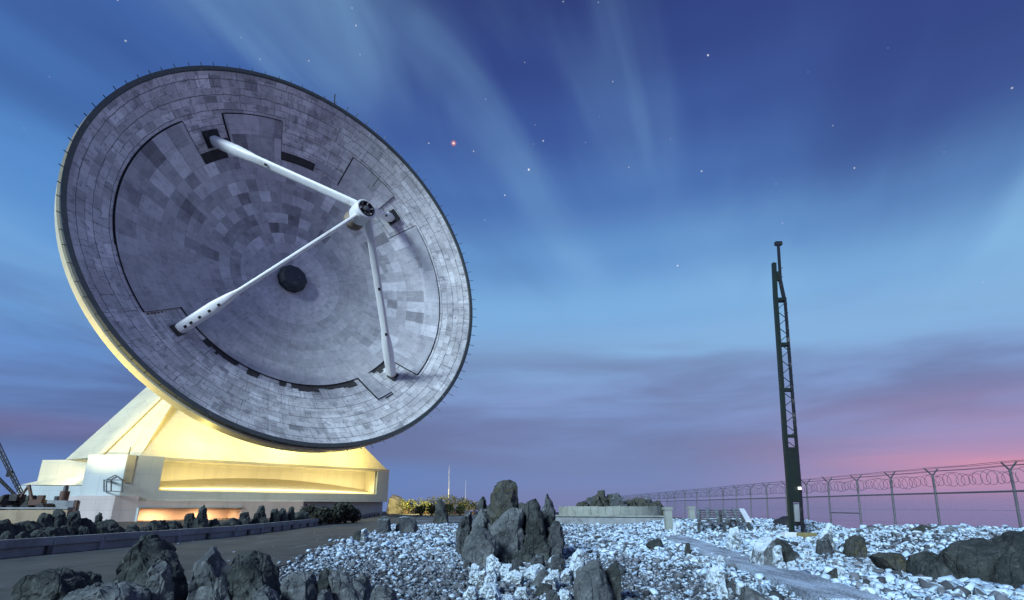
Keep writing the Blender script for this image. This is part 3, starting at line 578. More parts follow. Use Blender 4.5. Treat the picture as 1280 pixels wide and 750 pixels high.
# ------------------------------------------------------------------ gravel and rubble: one object each
def scatter(name, n, area, size_fn, keep, frost_fn, seed, tm=18, npts=14, lift=.22):
    rs = np.random.RandomState(seed); T = []
    for k in range(tm):
        bm = bmesh.new(); vv = [bm.verts.new(p) for p in rock_rand(seed * 100 + k, npts, .9)]
        r = bmesh.ops.convex_hull(bm, input=vv)
        bmesh.ops.delete(bm, geom=list({g for g in r['geom_interior'] + r['geom_unused'] if isinstance(g, bmesh.types.BMVert)}), context='VERTS')
        bmesh.ops.triangulate(bm, faces=bm.faces); bm.verts.index_update()
        T.append((np.array([v.co[:] for v in bm.verts]), np.array([[v.index for v in f.verts] for f in bm.faces]))); bm.free()
    x = rs.uniform(area[0], area[1], n); y = area[2] + (area[3] - area[2]) * rs.uniform(0, 1, n) ** area[4]
    k = keep(x, y, rs); x, y = x[k], y[k]; sz = size_fn(x, y, rs); fr = frost_fn(x, y, sz, rs)
    VS, FS, TO, FR, b = [], [], [], [], 0
    for i in range(len(x)):
        v, f = T[rs.randint(tm)]; a = rs.uniform(0, 6.283); c, s = math.cos(a), math.sin(a)
        q = v * np.array([sz[i] * rs.uniform(.75, 1.3), sz[i] * rs.uniform(.75, 1.3), sz[i] * rs.uniform(.6, 1.05)])
        tl = rs.uniform(-.5, .5); ct, st = math.cos(tl), math.sin(tl); q = np.stack([q[:, 0], q[:, 1] * ct - q[:, 2] * st, q[:, 1] * st + q[:, 2] * ct], 1)
        q = np.stack([q[:, 0] * c - q[:, 1] * s, q[:, 0] * s + q[:, 1] * c, q[:, 2]], 1)
        q += np.array([x[i], y[i], float(GZ[i]) if False else 0]); VS.append(q); FS.append(f + b); b += len(v); TO.append(np.full(len(f), rs.uniform(0, 1))); FR.append(np.full(len(f), fr[i]))
    gz = ground_z(x, y); V = np.concatenate(VS); nv = [len(q) for q in VS]
    V[:, 2] += np.repeat(gz + sz * lift, nv)
    Fc = np.concatenate(FS); me = bpy.data.meshes.new(name)
    me.vertices.add(len(V)); me.vertices.foreach_set('co', V.reshape(-1).astype(np.float32)); me.loops.add(len(Fc) * 3); me.loops.foreach_set('vertex_index', Fc.reshape(-1).astype(np.int32))
    me.polygons.add(len(Fc)); me.polygons.foreach_set('loop_start', np.arange(0, len(Fc) * 3, 3, dtype=np.int32)); me.update(calc_edges=True); me.validate()
    for nm, A in (('tone', TO), ('frost', FR)):
        at_ = me.attributes.new(nm, 'FLOAT', 'FACE'); at_.data.foreach_set('value', np.concatenate(A).astype(np.float32))
    return tag(link(name, me, M['gravel']), kind='stuff')
PX = np.array([((a + b) / 2)[:] for a, b in zip(PL, PR)])
def path_d(x, y):                      # sideways distance from the path centre line (big beyond its far end)
    px = np.interp(y, PX[:, 1], PX[:, 0]); d = x - px; return np.where(y > PX[-1, 1], 9.0, d)
def rightness(x, y): return sstep(x - np.interp(y, [8, 13, 20, 30, 50], [4.6, 4.0, 3.0, 5.0, 8.0]), -1.5, 2.0)
def in_view(x, y): return (np.abs(x) < (y + 1.5) * 1.05)
def keep_g(x, y, rs):
    l, r = road_edges(y); ok = in_view(x, y) & (x > r + rs.normal(.25, .35, len(x))) & (x < 23.2) & ((np.abs(path_d(x, y)) > .46 + rs.normal(0, .13, len(x))) | (rs.uniform(0, 1, len(x)) < .07))
    ok &= ~((np.abs(x / np.maximum(y, 1) - .541) < .034) & (y > 25.2) & (y < 28.2) & (rs.uniform(0, 1, len(x)) < .8))
    ok &= ~((x < -3.4 + .0 * y) & (y < 10.2)); return ok
def clump(x, y): return np.sin(x * 1.9 + 2 * np.sin(y * .55)) * np.sin(y * 1.15 + 1.4 * np.sin(x * .9 + 1))
def sz_g(x, y, rs):
    base = np.exp(rs.normal(0, .5, len(x))); fine = 1 - rightness(x, y)
    s = .058 * (1 + sstep(y, 11, 26) * .9) * fine + .088 * (1 + .35 * sstep(y, 14, 30)) * (1 - fine)
    return np.clip(s * base, .03, .36)
def fr_g(x, y, sz, rs):
    rt = rightness(x, y); c = clump(x, y)
    f = .33 + .30 * rt + .10 * c + .18 * sstep(y, 12, 20) * (1 - rt) - .55 * ((rs.uniform(0, 1, len(x)) < (.22 - .10 * rt)))
    return np.clip(f + rs.normal(0, .10, len(x)), 0, 1.1)
scatter('gravel', 105000, (-16, 23, 8.2, 46, 1.55), sz_g, keep_g, fr_g, 5)
def keep_r(x, y, rs):
    ok = in_view(x, y) & (x < 22.4) & ~((np.abs(x / np.maximum(y, 1) - .541) < .034) & (y > 23.5) & (y < 28.6)) & (path_d(x, y) > .95) & (rs.uniform(0, 1, len(x)) < rightness(x, y)); return ok
scatter('rubble', 13000, (4, 22.6, 8.4, 46, 1.3), lambda x, y, rs: np.clip(.13 * np.exp(rs.normal(0, .5, len(x))), .07, .40), keep_r,
        lambda x, y, sz, rs: np.clip(.58 + rs.normal(0, .2, len(x)) - .6 * (rs.uniform(0, 1, len(x)) < .15), 0, 1.1), 6, npts=12)
scatter('loose_stones', 2600, (-17, -4, 9, 40, 1.2), lambda x, y, rs: np.clip(.05 * np.exp(rs.normal(0, .4, len(x))), .02, .16),
        lambda x, y, rs: in_view(x, y) & (np.sin(x * 2.1) * np.sin(y * .8 + 1) + rs.normal(0, .4, len(x)) - np.minimum(1.2, (road_edges(y)[1] - x) * .28) > -.15), lambda x, y, sz, rs: np.full(len(x), .35), 8)

# ------------------------------------------------------------------ the dish (pose solved from the photograph)
az, el, dep, hubh = R(134.87), R(6.75), 9.543, 19.37
Cc = Vector((-23.855, 58.313, 30.997 + EYE))
n = Vector((math.sin(az) * math.cos(el), math.cos(az) * math.cos(el), math.sin(el))); e = Vector((-math.cos(az), math.sin(az), 0)); u = n.cross(e)
V0 = Cc - n * dep
P0 = Vector((V0.x, V0.y, 0)) + (Vector((n.x, n.y, 0)).normalized() * 4 - Vector((n.x, n.y, 0)) * 4); NH = Vector((n.x, n.y, 0)).normalized(); FD = e.copy()
def para(r, th, h=0.0):                # point on the reflector, th measured from the viewer's right, anticlockwise
    th = R(th); k = dep / 625.0
    p = V0 + (e * math.cos(th) + u * math.sin(th)) * r + n * (k * r * r)
    if h:
        nn = (n - (e * math.cos(th) + u * math.sin(th)) * (2 * k * r)).normalized(); p = p + nn * h
    return p
def axis(h, r, th): return Cc - n * h + (e * math.cos(R(th)) + u * math.sin(R(th))) * r
TEL = empty('radio_telescope', (V0.x, V0.y, 0), 'huge grey panelled radio telescope dish with white legs above the yellow lit building', 'radio telescope')
def raised(r, th):
    th %= 360
    if r < 16.25: return True
    if r < 20.6:
        return (142.3 < th < 216.6) or (105 < th < 127) or (53 < th < 75) or th > 321.7 or th < 37.4 or (300.5 < th < 307 and r < 20.2)
    return False
def build_reflector():
    rl = [1.2, 1.9, 2.6, 3.3, 4.0, 4.75, 5.43, 6.1, 6.79, 7.5, 8.15, 8.8, 9.5, 10.2, 10.86, 11.5, 12.2, 12.9, 13.58, 14.25, 14.93, 15.6, 16.25, 16.8, 17.3, 18.0, 18.6, 19.3, 20.0, 20.6, 21.1, 21.7, 22.3, 23.0, 23.6, 24.1, 24.5]
    N = 720; H = .17
    rings_in = [1.2, 2.6, 4.0, 5.43, 6.79, 8.15, 9.5, 10.86, 12.2, 13.58, 14.93, 16.25, 18.6, 20.6]
    def tone_in(r, th):
        k = max(i for i, a in enumerate(rings_in) if a <= r + 1e-6); cnt = (12, 12, 24, 24, 36, 36, 48, 48, 60, 60, 60, 60, 60, 60)[k]
        s = int(th / 360 * cnt); rn = random.Random(k * 977 + s * 31 + 5)
        ringt = (.50, .56, .60, .54, .38, .47, .37, .45, .39, .45, .41, .45, .42, .44)[k]
        up = max(0.0, math.cos(R(th - 130))) ** .8
        right = max(0.0, math.cos(R(th - 15))) ** 3
        amp = .035 + .18 * up * (1 if r > 5.4 else .4) + .22 * right * (1 if r > 13 else .1)
        t = ringt + rn.gauss(0, 1) * amp * .75
        if up > .4 and rn.random() < .10 and r > 6: t += rn.choice((-.32, .34))
        if right > .3 and r > 14 and rn.random() < .25: t += .3
        # a few marked panels
        if 11 < r < 13.6 and 320 < th < 326: t -= .2
        return min(1, max(0, t))
    def tone_out(r, th):
        k = int((r - 16.25) / .7); s = int(th / 360 * 96 + k * .37); rn = random.Random(k * 613 + s * 17)
        t = .5 + rn.gauss(0, .12) + (rn.random() < .08) * rn.choice((-.25, .3))
        s2 = int(th / 360 * 30); t += random.Random(s2 * 7 + int(r > 20.6)).gauss(0, .07); return min(1, max(0, t))
    res = {'in': ([], [], [], []), 'out': ([], [], [], [])}; seam = MB(); dark = MB(); light = MB()
    def tile(kind, r0, r1, t0, t1, h, tone):
        vs, fs, to, uv = res[kind]; b = len(vs)
        for (r, th) in ((r0, t0), (r1, t0), (r1, t1), (r0, t1)): vs.append(para(r, th, h)); uv.append((R(th), r))
        fs.append((b, b + 3, b + 2, b + 1)); to.append(tone)
    st = 360 / N
    for a, b in zip(rl[:-1], rl[1:]):
        for k in range(N):
            t0, t1 = k * st, (k + 1) * st; tm = t0 + st / 2; rm = (a + b) / 2; ra = raised(rm, tm)
            if ra: tile('in', a, b, t0, t1, H, tone_in(rm, tm))
            else: tile('out', a, b, t0, t1, 0, tone_out(rm, tm))
            if raised(rm, tm) != raised(rm, tm + st): seam.poly([para(a, t1, 0), para(b, t1, 0), para(b, t1, H + .02), para(a, t1, H + .02)])
    for j in range(1, len(rl) - 1):
        for k in range(N):
            tm = (k + .5) * st
            if raised((rl[j - 1] + rl[j]) / 2, tm) != raised((rl[j] + rl[j + 1]) / 2, tm):
                r = rl[j]; seam.poly([para(r, k * st, 0), para(r, (k + 1) * st, 0), para(r, (k + 1) * st, H + .02), para(r, k * st, H + .02)])
    # seam: black gap strip lying beside every raised edge
    gaps = []
    def strip_r(r0, r1, ta, tb, h):
        gap = MB(); gaps.append(gap); m = max(2, int(abs(tb - ta) / 1.0))
        for k in range(m): q0 = ta + (tb - ta) * k / m; q1 = ta + (tb - ta) * (k + 1) / m; gap.poly([para(r0, q0, h), para(r1, q0, h), para(r1, q1, h), para(r0, q1, h)])
    def strip_t(th, r0, r1, w, h):
        m = 6; gap = MB(); gaps.append(gap)
        for k in range(m):
            a = r0 + (r1 - r0) * k / m; b = r0 + (r1 - r0) * (k + 1) / m; da = math.degrees(w / a); db = math.degrees(w / b)
            gap.poly([para(a, th, h), para(b, th, h), para(b, th + db, h), para(a, th + da, h)])
    for ta, tb in ((142.3, 196), (105, 127), (53, 75), (321.7, 397.4)): strip_r(20.6, 20.72, ta, tb, .012)
    for th, w in ((142.3, -.14), (127, .14), (105, -.14), (75, .14), (53, -.10), (37.4, .16), (321.7, -.12), (300.5, -.10), (307, .16)): strip_t(th, 16.4, 20.65 if th not in (300.5, 307) else 20.2, w, .012)
    strip_r(20.2, 20.4, 303.5, 307.4, .012)
    og = bpy.data.meshes.new
    refl = None
    for kind, m, nm in (('out', 'panel_outer', 'reflector'), ('in', 'panel_inner', 'raised_panels')):
        vs, fs, to, uv = res[kind]; me = og(nm); off = Vector((V0.x, V0.y, 0)); me.from_pydata([tuple(Vector(v) - off) for v in vs], [], fs)
        a = me.attributes.new('tone', 'FLOAT', 'FACE'); a.data.foreach_set('value', np.array(to, np.float32))
        ul = me.uv_layers.new(name='polar'); li = np.zeros(len(me.loops), np.int32); me.loops.foreach_get('vertex_index', li)
        ul.data.foreach_set('uv', np.array(uv, np.float32)[li].reshape(-1))
        bm = bmesh.new(); bm.from_mesh(me); bmesh.ops.remove_doubles(bm, verts=bm.verts, dist=.0005); bm.to_mesh(me); bm.free()
        me.polygons.foreach_set('use_smooth', [True] * len(me.polygons))
        o = link(nm, me, M[m], TEL if refl is None else refl)
        if refl is None: refl = o
    seam.build('panel_edge', M['seam'], refl, origin=(V0.x, V0.y, 0)); [g_.build('panel_gap', M['black'], refl, origin=(V0.x, V0.y, 0)) for g_ in gaps]
    # missing panel strips where dark structure shows
    OP = lambda q: q.build('open_strip', M['dark_struct'], refl, origin=(V0.x, V0.y, 0))
    def patch(mb, r0, r1, ta, tb, h):
        m = max(2, int(abs(tb - ta) / 1.0))
        for k in range(m): q0 = ta + (tb - ta) * k / m; q1 = ta + (tb - ta) * (k + 1) / m; mb.poly([para(r0, q0, h), para(r1, q0, h), para(r1, q1, h), para(r0, q1, h)])
    rd = random.Random(3)
    dk = MB(); patch(dk, 16.27, 17.3, 88.5, 104.6, .02); OP(dk); dk = MB(); patch(dk, 16.27, 17.35, 130, 141.8, .02); patch(dk, 17.35, 18.3, 127.6, 133, .02); OP(dk)
    for ta, tb in ((231, 246), (250, 255), (263, 266), (268, 298), (309, 320.6)):
        t = ta; dk = MB()
        while t < tb: w = rd.uniform(1.2, 3.0); patch(dk, 16.27, 16.27 + rd.uniform(.35, .95), t, min(tb, t + w), .02); t += w
        OP(dk)
    lt = MB(); patch(lt, 16.9, 17.7, 76, 87.8, .03); lt.build('new_sheet', M['white_steel2'], refl, origin=(V0.x, V0.y, 0)); lt = MB(); patch(lt, 19.2, 20.5, 16, 36.6, .185); lt.build('new_sheet', M['white_steel2'], refl, origin=(V0.x, V0.y, 0))
    rs_ = MB()
    for k in range(5): patch(rs_, 18.5 + k * .4, 18.75 + k * .4, 216.75, 217.35, .02)
    rs_.build('rust_mark', M['rust'], refl, origin=(V0.x, V0.y, 0))
M['dark_struct'] = painted('dark backing frame', (.045, .043, .042), .8, .5, 1.2, (.10, .075, .055), .6)
M['white_steel2'] = painted('bright bare sheet', (.42, .43, .46), .5, .2, .8)
build_reflector()
TO = (V0.x, V0.y, 0)
def ring_surface(prof, N=180):
    mb = MB(); vs = []; fs = []
    for h, r in prof:
        for k in range(N): vs.append(axis(h, r, 360 * k / N))
    m = len(prof)
    for i in range(m - 1):
        for k in range(N): a = i * N + k; b = i * N + (k + 1) % N; fs.append((a, b, b + N, a + N))
    return mb.add(vs, fs)
hp = dep * (1 - (24.5 / 25) ** 2)
ring_surface([(hp + .02, 24.48), (hp - .20, 24.51), (hp - .26, 24.95), (hp + .62, 24.95)]).build('rim', M['rim_dark'], TEL, 30)
ring_surface([(hp + .62, 24.6), (hp + .62, 25.15), (hp + 2.3, 25.1), (hp + 3.0, 24.4), (hp + 7.5, 17), (hp + 12.2, 8), (hp + 13.5, 0.1)]).build('back_shell', M['cream'], TEL, 30)
# rim spikes
def local(p): return Vector(p)
for k in range(96):
    th = 360 * (k + .5) / 96 + random.uniform(-.3, .3)
    a = axis(hp - .1, 24.9, th); d = (e * math.cos(R(th)) + u * math.sin(R(th)))
    tip = a + (d * .75 + n * .45) * random.uniform(.75, 1.1) * (1.0 if math.cos(R(th)) > .1 else .55)
    MB().bar(a, tip, .065).build('rim_spike', M['rim_dark'], TEL)
a = axis(hp - .1, 24.9, 88.5); MB().bar(a, a + u * 2.0, .14).build('lightning_rod', M['rim_dark'], TEL)
# vertex cabin
cap = MB(); vs = []; prof = [(0.0, 1.95), (.7, 1.95), (1.15, 1.5), (1.35, .4)]
for h, r in prof:
    for k in range(10): vs.append(V0 + n * (h + .25) + (e * math.cos(k * .628) + u * math.sin(k * .628)) * r)
fs = [(i * 10 + k, i * 10 + (k + 1) % 10, (i + 1) * 10 + (k + 1) % 10, (i + 1) * 10 + k) for i in range(3) for k in range(10)] + [tuple(range(30, 40))]
cap.add(vs, fs).build('receiver_cover', painted('dark blue cover', (.022, .028, .042), .6, .3, 2), TEL)
# hub with secondary mirror drive
HUB = V0 + n * hubh
def ringprof(prof, N, name, m, parent, smooth=40):
    vs = []; 
    for h, r in prof:
        for k in range(N): q = 2 * math.pi * k / N; vs.append(HUB + n * h + (e * math.cos(q) + u * math.sin(q)) * r)
    fs = [(i * N + k, i * N + (k + 1) % N, (i + 1) * N + (k + 1) % N, (i + 1) * N + k) for i in range(len(prof) - 1) for k in range(N)]
    return MB().add(vs, fs).build(name, m, parent, smooth, origin=TO)
hub = ringprof([(-1.3, .01), (-1.3, 1.0), (-1.0, 1.2), (.65, 1.2), (.75, 1.1), (.75, .85), (.1, .83), (.1, .01)], 24, 'hub_drum', M['white_steel'], TEL)
ringprof([(.12, .82), (.79, .80), (.81, .98)], 24, 'dark_collar', M['black'], hub)
ringprof([(.15, .4), (.9, .34), (.98, .16), (.98, .01)], 12, 'actuator', M['galv'], hub)
mb = MB()
for k in range(6): q = k * 1.047 + .3; d = e * math.cos(q) + u * math.sin(q); mb.bar(HUB + n * .5 + d * .28, HUB + n * .85 + d * .82, .12)
mb.build('strut', M['galv'], hub)
ringprof([(-2.5, .2), (-2.4, 1.15), (-2.0, 1.2), (-1.3, .7)], 24, 'secondary_mirror', painted('brownish mirror back', (.22, .17, .12), .6, .3, 2), hub)
# legs
for th, kname in ((134.6, 'TL'), (224.2, 'BL'), (314.4, 'BR'), (46.2, 'TR')):
    foot = para(18.45, th, -.3); rad = (e * math.cos(R(th)) + u * math.sin(R(th))); top = HUB + rad * 1.0 - n * .15
    d = (top - foot).normalized(); tang = d.cross(rad).normalized(); dr = tang.cross(d).normalized()
    secs = [(0, .9, .9), (.03, 1.2, 1.2), (.20, 1.28, 1.22), (.27, 1.22, .95), (.34, 1.12, .46), (1.0, 1.02, .38)]
    vs = []; NN = 12
    for t, wr, wt in secs:
        c = foot + (top - foot) * t
        for k in range(NN):
            q = 2 * math.pi * (k + .5) / NN; cx = math.copysign(abs(math.cos(q)) ** .6, math.cos(q)); cy = math.copysign(abs(math.sin(q)) ** .6, math.sin(q))
            vs.append(c + dr * (cx * wr / 2) + tang * (cy * wt / 2))
    fs = [(i * NN + k, i * NN + (k + 1) % NN, (i + 1) * NN + (k + 1) % NN, (i + 1) * NN + k) for i in range(len(secs) - 1) for k in range(NN)] + [tuple(range(NN)), tuple(range(NN * 5, NN * 6))]
    leg = MB().add(vs, fs).build('leg', M['white_steel'], TEL, 40)
    # dark bearing block at the foot, holes along the leg
    fb = MB(); fb.add([para(r_, th + s_ * 3.0 * 18.4 / r_, h_) for h_ in (0.01, .55) for r_, s_ in ((17.6, -1), (17.6, .9), (19.3, .9), (19.3, -1))], [(0, 1, 2, 3), (4, 5, 6, 7), (0, 1, 5, 4), (1, 2, 6, 5), (2, 3, 7, 6), (3, 0, 4, 7)]) if kname in ('TL', 'TR') else fb.add([para(r_, th + s_ * 2.0, h_) for h_ in (0.01, .3) for r_, s_ in ((18.0, -1), (18.0, 1), (19.0, 1), (19.0, -1))], [(0, 1, 2, 3), (4, 5, 6, 7), (0, 1, 5, 4), (1, 2, 6, 5), (2, 3, 7, 6), (3, 0, 4, 7)])
    fb.build('foot_bearing', M['black'] if kname in ('TL', 'TR') else M['dark_struct'], leg, origin=TO)
    camd = Vector((0, 0, EYE))
    for t in ((.055, .085, .13, .18, .23) if kname == 'BL' else (.33, .62) if kname == 'BR' else (.42,)):
        c = foot + (top - foot) * t; toc = (camd - c); toc = (toc - d * toc.dot(d)).normalized(); side = d.cross(toc)
        w = .62 if t < .34 else .5
        MB().box(c + toc * (w - .06) + side * .08, (.28, .3, .2), M=Matrix((side, d, toc)).transposed()).build('access_hole', M['black'], leg, origin=TO)
# thin antenna on the dish top right beside the hub
a = para(19.2, 62, .3); MB().bar(a, a + n * 2.2 + u * .6, .10).build('feed_mast', M['rim_dark'], TEL)

# ------------------------------------------------------------------ building under the dish
def fac(s, z, dpt=0.0): p = P0 + FD * s - NH * dpt; return Vector((p.x, p.y, z + EYE))     # z counted from eye height
BLD = empty('telescope_building', fac(0, -EYE, 10), 'cream faceted building with sloping yellow lit roof and deep slot, carrying the dish', 'building')
zr, zf = 5.05, 1.55
K1 = onplane(160, 566, fac(0, 0), NH); K1 = Vector((K1.x, K1.y, 0)); sK = (K1 - Vector((P0.x, P0.y, 0))).dot(FD)
XL = at(111, 568, K1.y).x
# pyramid roof
zb = zr; kk = 1.15
nf = Vector((NH.x, NH.y, 1 / kk)); nc = Vector((0, -1, 1 / kk)); nl = Vector((-.7071, -.7071, 1 / kk))
B2 = onplane(176, 563.8, fac(0, zb), nf); B3 = onplane(484, 588, fac(0, zb), nf)
B2.z = B3.z = zb + EYE
B1 = at(126, 565, B2.y); B1.z = zb + EYE
def edge_hit(p, q, Pp, N, z):
    lo, hi = 0., 6.
    for _ in range(50):
        t = (lo + hi) / 2; h = onplane(p[0] + (q[0] - p[0]) * t, p[1] + (q[1] - p[1]) * t, Pp, N)
        if h.z < z: lo = t
        else: hi = t
    return h
zt = 19.0 + EYE
T2 = edge_hit((176, 563.8), (215.5, 508), B2, nf, zt); T3 = edge_hit((485, 588), (455, 558), B3, nf, zt); T1 = edge_hit((126, 565), (199, 497.6), B1, nc, zt)
lf = Vector((-.7071, .7071, 0))
B0 = at(82, 574, B1.y + 3.2); B0.z = zb + EYE
def sil(z):                            # silhouette edge (85,573)-(180,487) met a little behind T1
    lo, hi = 0., 4.
    for _ in range(50):
        t = (lo + hi) / 2; h = at(85 + 95 * t, 573 - 86 * t, T1.y + 2.6)
        if h.z < z: lo = t
        else: hi = t
    return h
T0 = sil(zt)
far = -NH * 22
B4 = B3 + far * .9 + FD * 3; B5 = B0 + far * .5 + FD * 6; T4 = T3 - NH * 8; T5 = T0 - NH * 6 + FD * 4
Bs = [B0, B1, B2, B3, B4, B5]; Ts = [T0, T1, T2, T3, T4, T5]
mb = MB(); mb.add(Bs + Ts, [tuple(range(5, -1, -1)), tuple(range(6, 12))] + [(i, (i + 1) % 6, 6 + (i + 1) % 6, 6 + i) for i in range(6)])
roof = mb.build('roof', M['cream'], BLD)
# ribs standing a little proud along two folds of the roof
MB().bar(B1 + Vector((.0, -.1, 0)), T1 + Vector((0, -.1, 0)), .5, .18).build('fold_rib', M['cream'], roof, origin=BLD.location)
pm = (B1 + B2) / 2 + Vector((.5, -.06, 0)); pt = (T1 + T2) / 2 + Vector((0, -.06, 0)); MB().bar(pm, pt, .35, .14).build('fold_rib', M['cream'], roof, origin=BLD.location)
# elevation yoke between roof and dish back (out of sight from the front)
mb = MB(); top = V0 - n * 9
for s in (-6.5, 6.5):
    c = fac(s + 1.5, 19.0, 13); mb.bar(c, c + Vector((0, 0, 13)) , 3.0, 4.0)
mb.build('yoke', M['cream'], BLD)
# lower walls: body polygon with a slot cut in the facade
sL, sR, sP = -10.95, 15.65, 17.55           # slot left, slot right, corner pillar end
zg = -EYE - .4
def wallq(name, m, boxes): 
    mb = MB()
    for b in boxes: mb.prism(*b)
    return mb.build(name, m, BLD)
Z = Vector
def up_(p, z): return Vector((p.x, p.y, z + EYE))
k1 = K1
cl = Vector((XL, K1.y, 0)); lb = cl + lf * 14
FDp = lambda s, d=0: Vector((P0.x, P0.y, 0)) + FD * s - NH * d
# pale corner block (chamfer + first bay)
blk = [k1, FDp(sL), FDp(sL, 5), cl + lf * 5 + Vector((3, 0, 0)), cl]
MB().prism([up_(p, zf - 1.04) for p in blk], (0, 0, zr - zf + 1.04 + .12)).build('corner_block', M['grey_clad'], BLD)
w = MB(); a = at(161.5, 567, k1.y); q0, q1 = FDp(sK + .08), FDp(sK + .80)
w.prism([up_(q0, 2.3) + NH * .02, up_(q1, 2.3) + NH * .02, up_(q1, zr + .1) + NH * .02, up_(q0, zr + .1) + NH * .02], NH * .03).build('corner_stripe', M['dark_band'], BLD)
MB().bar(up_(FDp(sK + .1), 5.2), up_(FDp(sK + .1), 6.0), .08).build('roof_antenna', M['rim_dark'], BLD)
# slot: eave, back wall, side walls, curved sloping apron, sill band
wallq('slot_back_wall', M['cream'], [([up_(FDp(sL, 3.2), zf - .5), up_(FDp(sR, 3.2), zf - .5), up_(FDp(sR, 3.2), zr), up_(FDp(sL, 3.2), zr)], -NH * .4)])
wallq('eave', M['cream'], [([up_(FDp(sL + .02), zr - .22), up_(FDp(sP), zr - .22), up_(FDp(sP, 6), zr - .22), up_(FDp(sL + .02, 6), zr - .22)], (0, 0, .3))])
ap = MB(); NA = 24
for k in range(NA):
    f0, f1 = k / NA, (k + 1) / NA; s0, s1 = sL + (sR - sL) * f0, sL + (sR - sL) * f1
    h0, h1 = .55 + 1.25 * math.sin(math.pi * (f0 * .85 + .12)), .55 + 1.25 * math.sin(math.pi * (f1 * .85 + .12))
    ap.add([up_(FDp(s0, .05), zf + .01), up_(FDp(s1, .05), zf + .01), up_(FDp(s1, 3.15), zf + h1), up_(FDp(s0, 3.15), zf + h0)], [(0, 1, 2, 3)])
ap.build('sloping_apron', M['cream'], BLD, 30)
wallq('sill_band', M['grey_clad'], [([up_(FDp(sL + .01, -.02), zf - 1.05), up_(FDp(sP, -.02), zf - 1.05), up_(FDp(sP, 8), zf - 1.05), up_(FDp(sL + .01, 8), zf - 1.05)], (0, 0, 1.05))])
wallq('corner_pillar', M['grey_clad'], [([up_(FDp(sR), zf + .005), up_(FDp(sP), zf + .005), up_(FDp(sP, 6), zf + .005), up_(FDp(sR, 6), zf + .005)], (0, 0, zr - zf - .23))])
wallq('slot_jamb', M['cream'], [([up_(FDp(sR - .25, .3), zf + .02), up_(FDp(sR - .003, .3), zf + .02), up_(FDp(sR - .003, 3.2), zf + .02), up_(FDp(sR - .25, 3.2), zf + .02)], (0, 0, zr - zf - .26))])
wallq('rear_wall', M['cream'], [([up_(FDp(sP - .1, 8), zg), up_(FDp(sP - 1, 26), zg), up_(cl + lf * 22, zg), up_(cl + lf * 5 + Vector((3, 0, 0)), zg)], (0, 0, zr - zg - .3))])
# plinth with the lit garage opening
sA, sB, zD = -12.65, -2.4, -.22
zT = zf - 1.06; o1 = .35
pl_l = Vector((at(97, 619, K1.y - .4).x, K1.y - .4, 0)); kq = k1 + Vector((-.12, -.38, 0)); 
def plf(s, d=0): return FDp(s, d - o1)
pc = MB()
pc.prism([up_(pl_l, zg), up_(kq, zg), up_(plf(sA), zg), up_(plf(sA, 4), zg), up_(pl_l + lf * 8, zg)], (0, 0, zT - zg + .5))
pc.prism([up_(plf(sA), zD), up_(plf(sB), zD), up_(plf(sB, 5), zD), up_(plf(sA, 5), zD)], (0, 0, zT - zD))
pc.prism([up_(plf(sB), zg), up_(plf(5.0), zg), up_(plf(5.0, 5), zg), up_(plf(sB, 5), zg)], (0, 0, zT - zg))
pc.build('plinth', M['base_conc'], BLD)
pc = MB(); pc.prism([up_(FDp(5.0, 1.2), zg), up_(FDp(sP, 1.2), zg), up_(FDp(sP, 8), zg), up_(FDp(5.0, 8), zg)], (0, 0, zT - zg - .01)); pc.build('recessed_plinth', M['grey_clad'], BLD)
g = MB(); g.prism([up_(plf(sA, 4.6), zg), up_(plf(sB, 4.6), zg), up_(plf(sB, 4.6), zD), up_(plf(sA, 4.6), zD)], -NH * .3); g.build('garage_interior', M['base_conc'], BLD)
fr_ = MB(); fr_.bar(up_(plf(sA, -.06), zD + .09), up_(plf(sB, -.06), zD + .09), .12, .22); fr_.bar(up_(plf(sA + .1, -.05), zg), up_(plf(sA + .1, -.05), zD), .1, .22); fr_.build('garage_door_frame', M['grey_clad'], BLD)
# steel landing on the corner block
st = MB(); Yc = K1.y - .1
A = [at(x, y, Yc - dy) for x, y, dy in ((130, 600, .1), (130, 614, .1), (139, 600, 1.0), (139, 614, 1.0), (153, 600, 1.0), (153, 615, 1.0), (144, 594, .1), (134, 599, .1), (150, 598, .1))]
for i, j in ((0, 1), (2, 3), (4, 5), (0, 2), (2, 4), (1, 3), (3, 5), (6, 7), (6, 8), (7, 2), (8, 4)): st.bar(A[i], A[j], .09)
st.build('landing_frame', M['rim_dark'], BLD)
# left annex
ANX = empty('annex_building', at(65, 640, 62), 'low pale annex with a glowing sloped roof at the left side of the telescope building', 'building')
Ya = 60.0; a0 = at(24, 607, Ya); a1 = at(101, 607, Ya); 
MB().prism([(a0.x, Ya, -.4), (a1.x + 3, Ya, -.4), (a1.x + 3, Ya, a1.z), (a0.x, Ya, a0.z)], (0, 9, 0)).build('wall', M['grey_clad'], ANX)
Yb = 66.0; b0 = at(53, 575, Yb); b1 = at(112, 574, Yb)
MB().prism([(b0.x, Yb, 0), (b1.x + 3, Yb, 0), (b1.x + 3, Yb, b1.z), (b0.x, Yb, b0.z)], (0, 8, 0)).build('upper_wall', M['cream'], ANX)
rp = MB(); c0 = at(25, 606, Ya - .1); c1 = at(104, 606.5, Ya - .1); pts = []
top = [at(60, 598.5, Yb - .05), at(84, 594.5, Yb - .05), at(112, 593, Yb - .05)]
rp.add([c0, c1 + Vector((3, 0, 0)), top[2] + Vector((2, 0, 0)), top[1], top[0], at(25, 606.2, Yb - .05)], [(0, 1, 2, 3, 4, 5)]); ro = rp.build('roof', M['cream'], ANX)

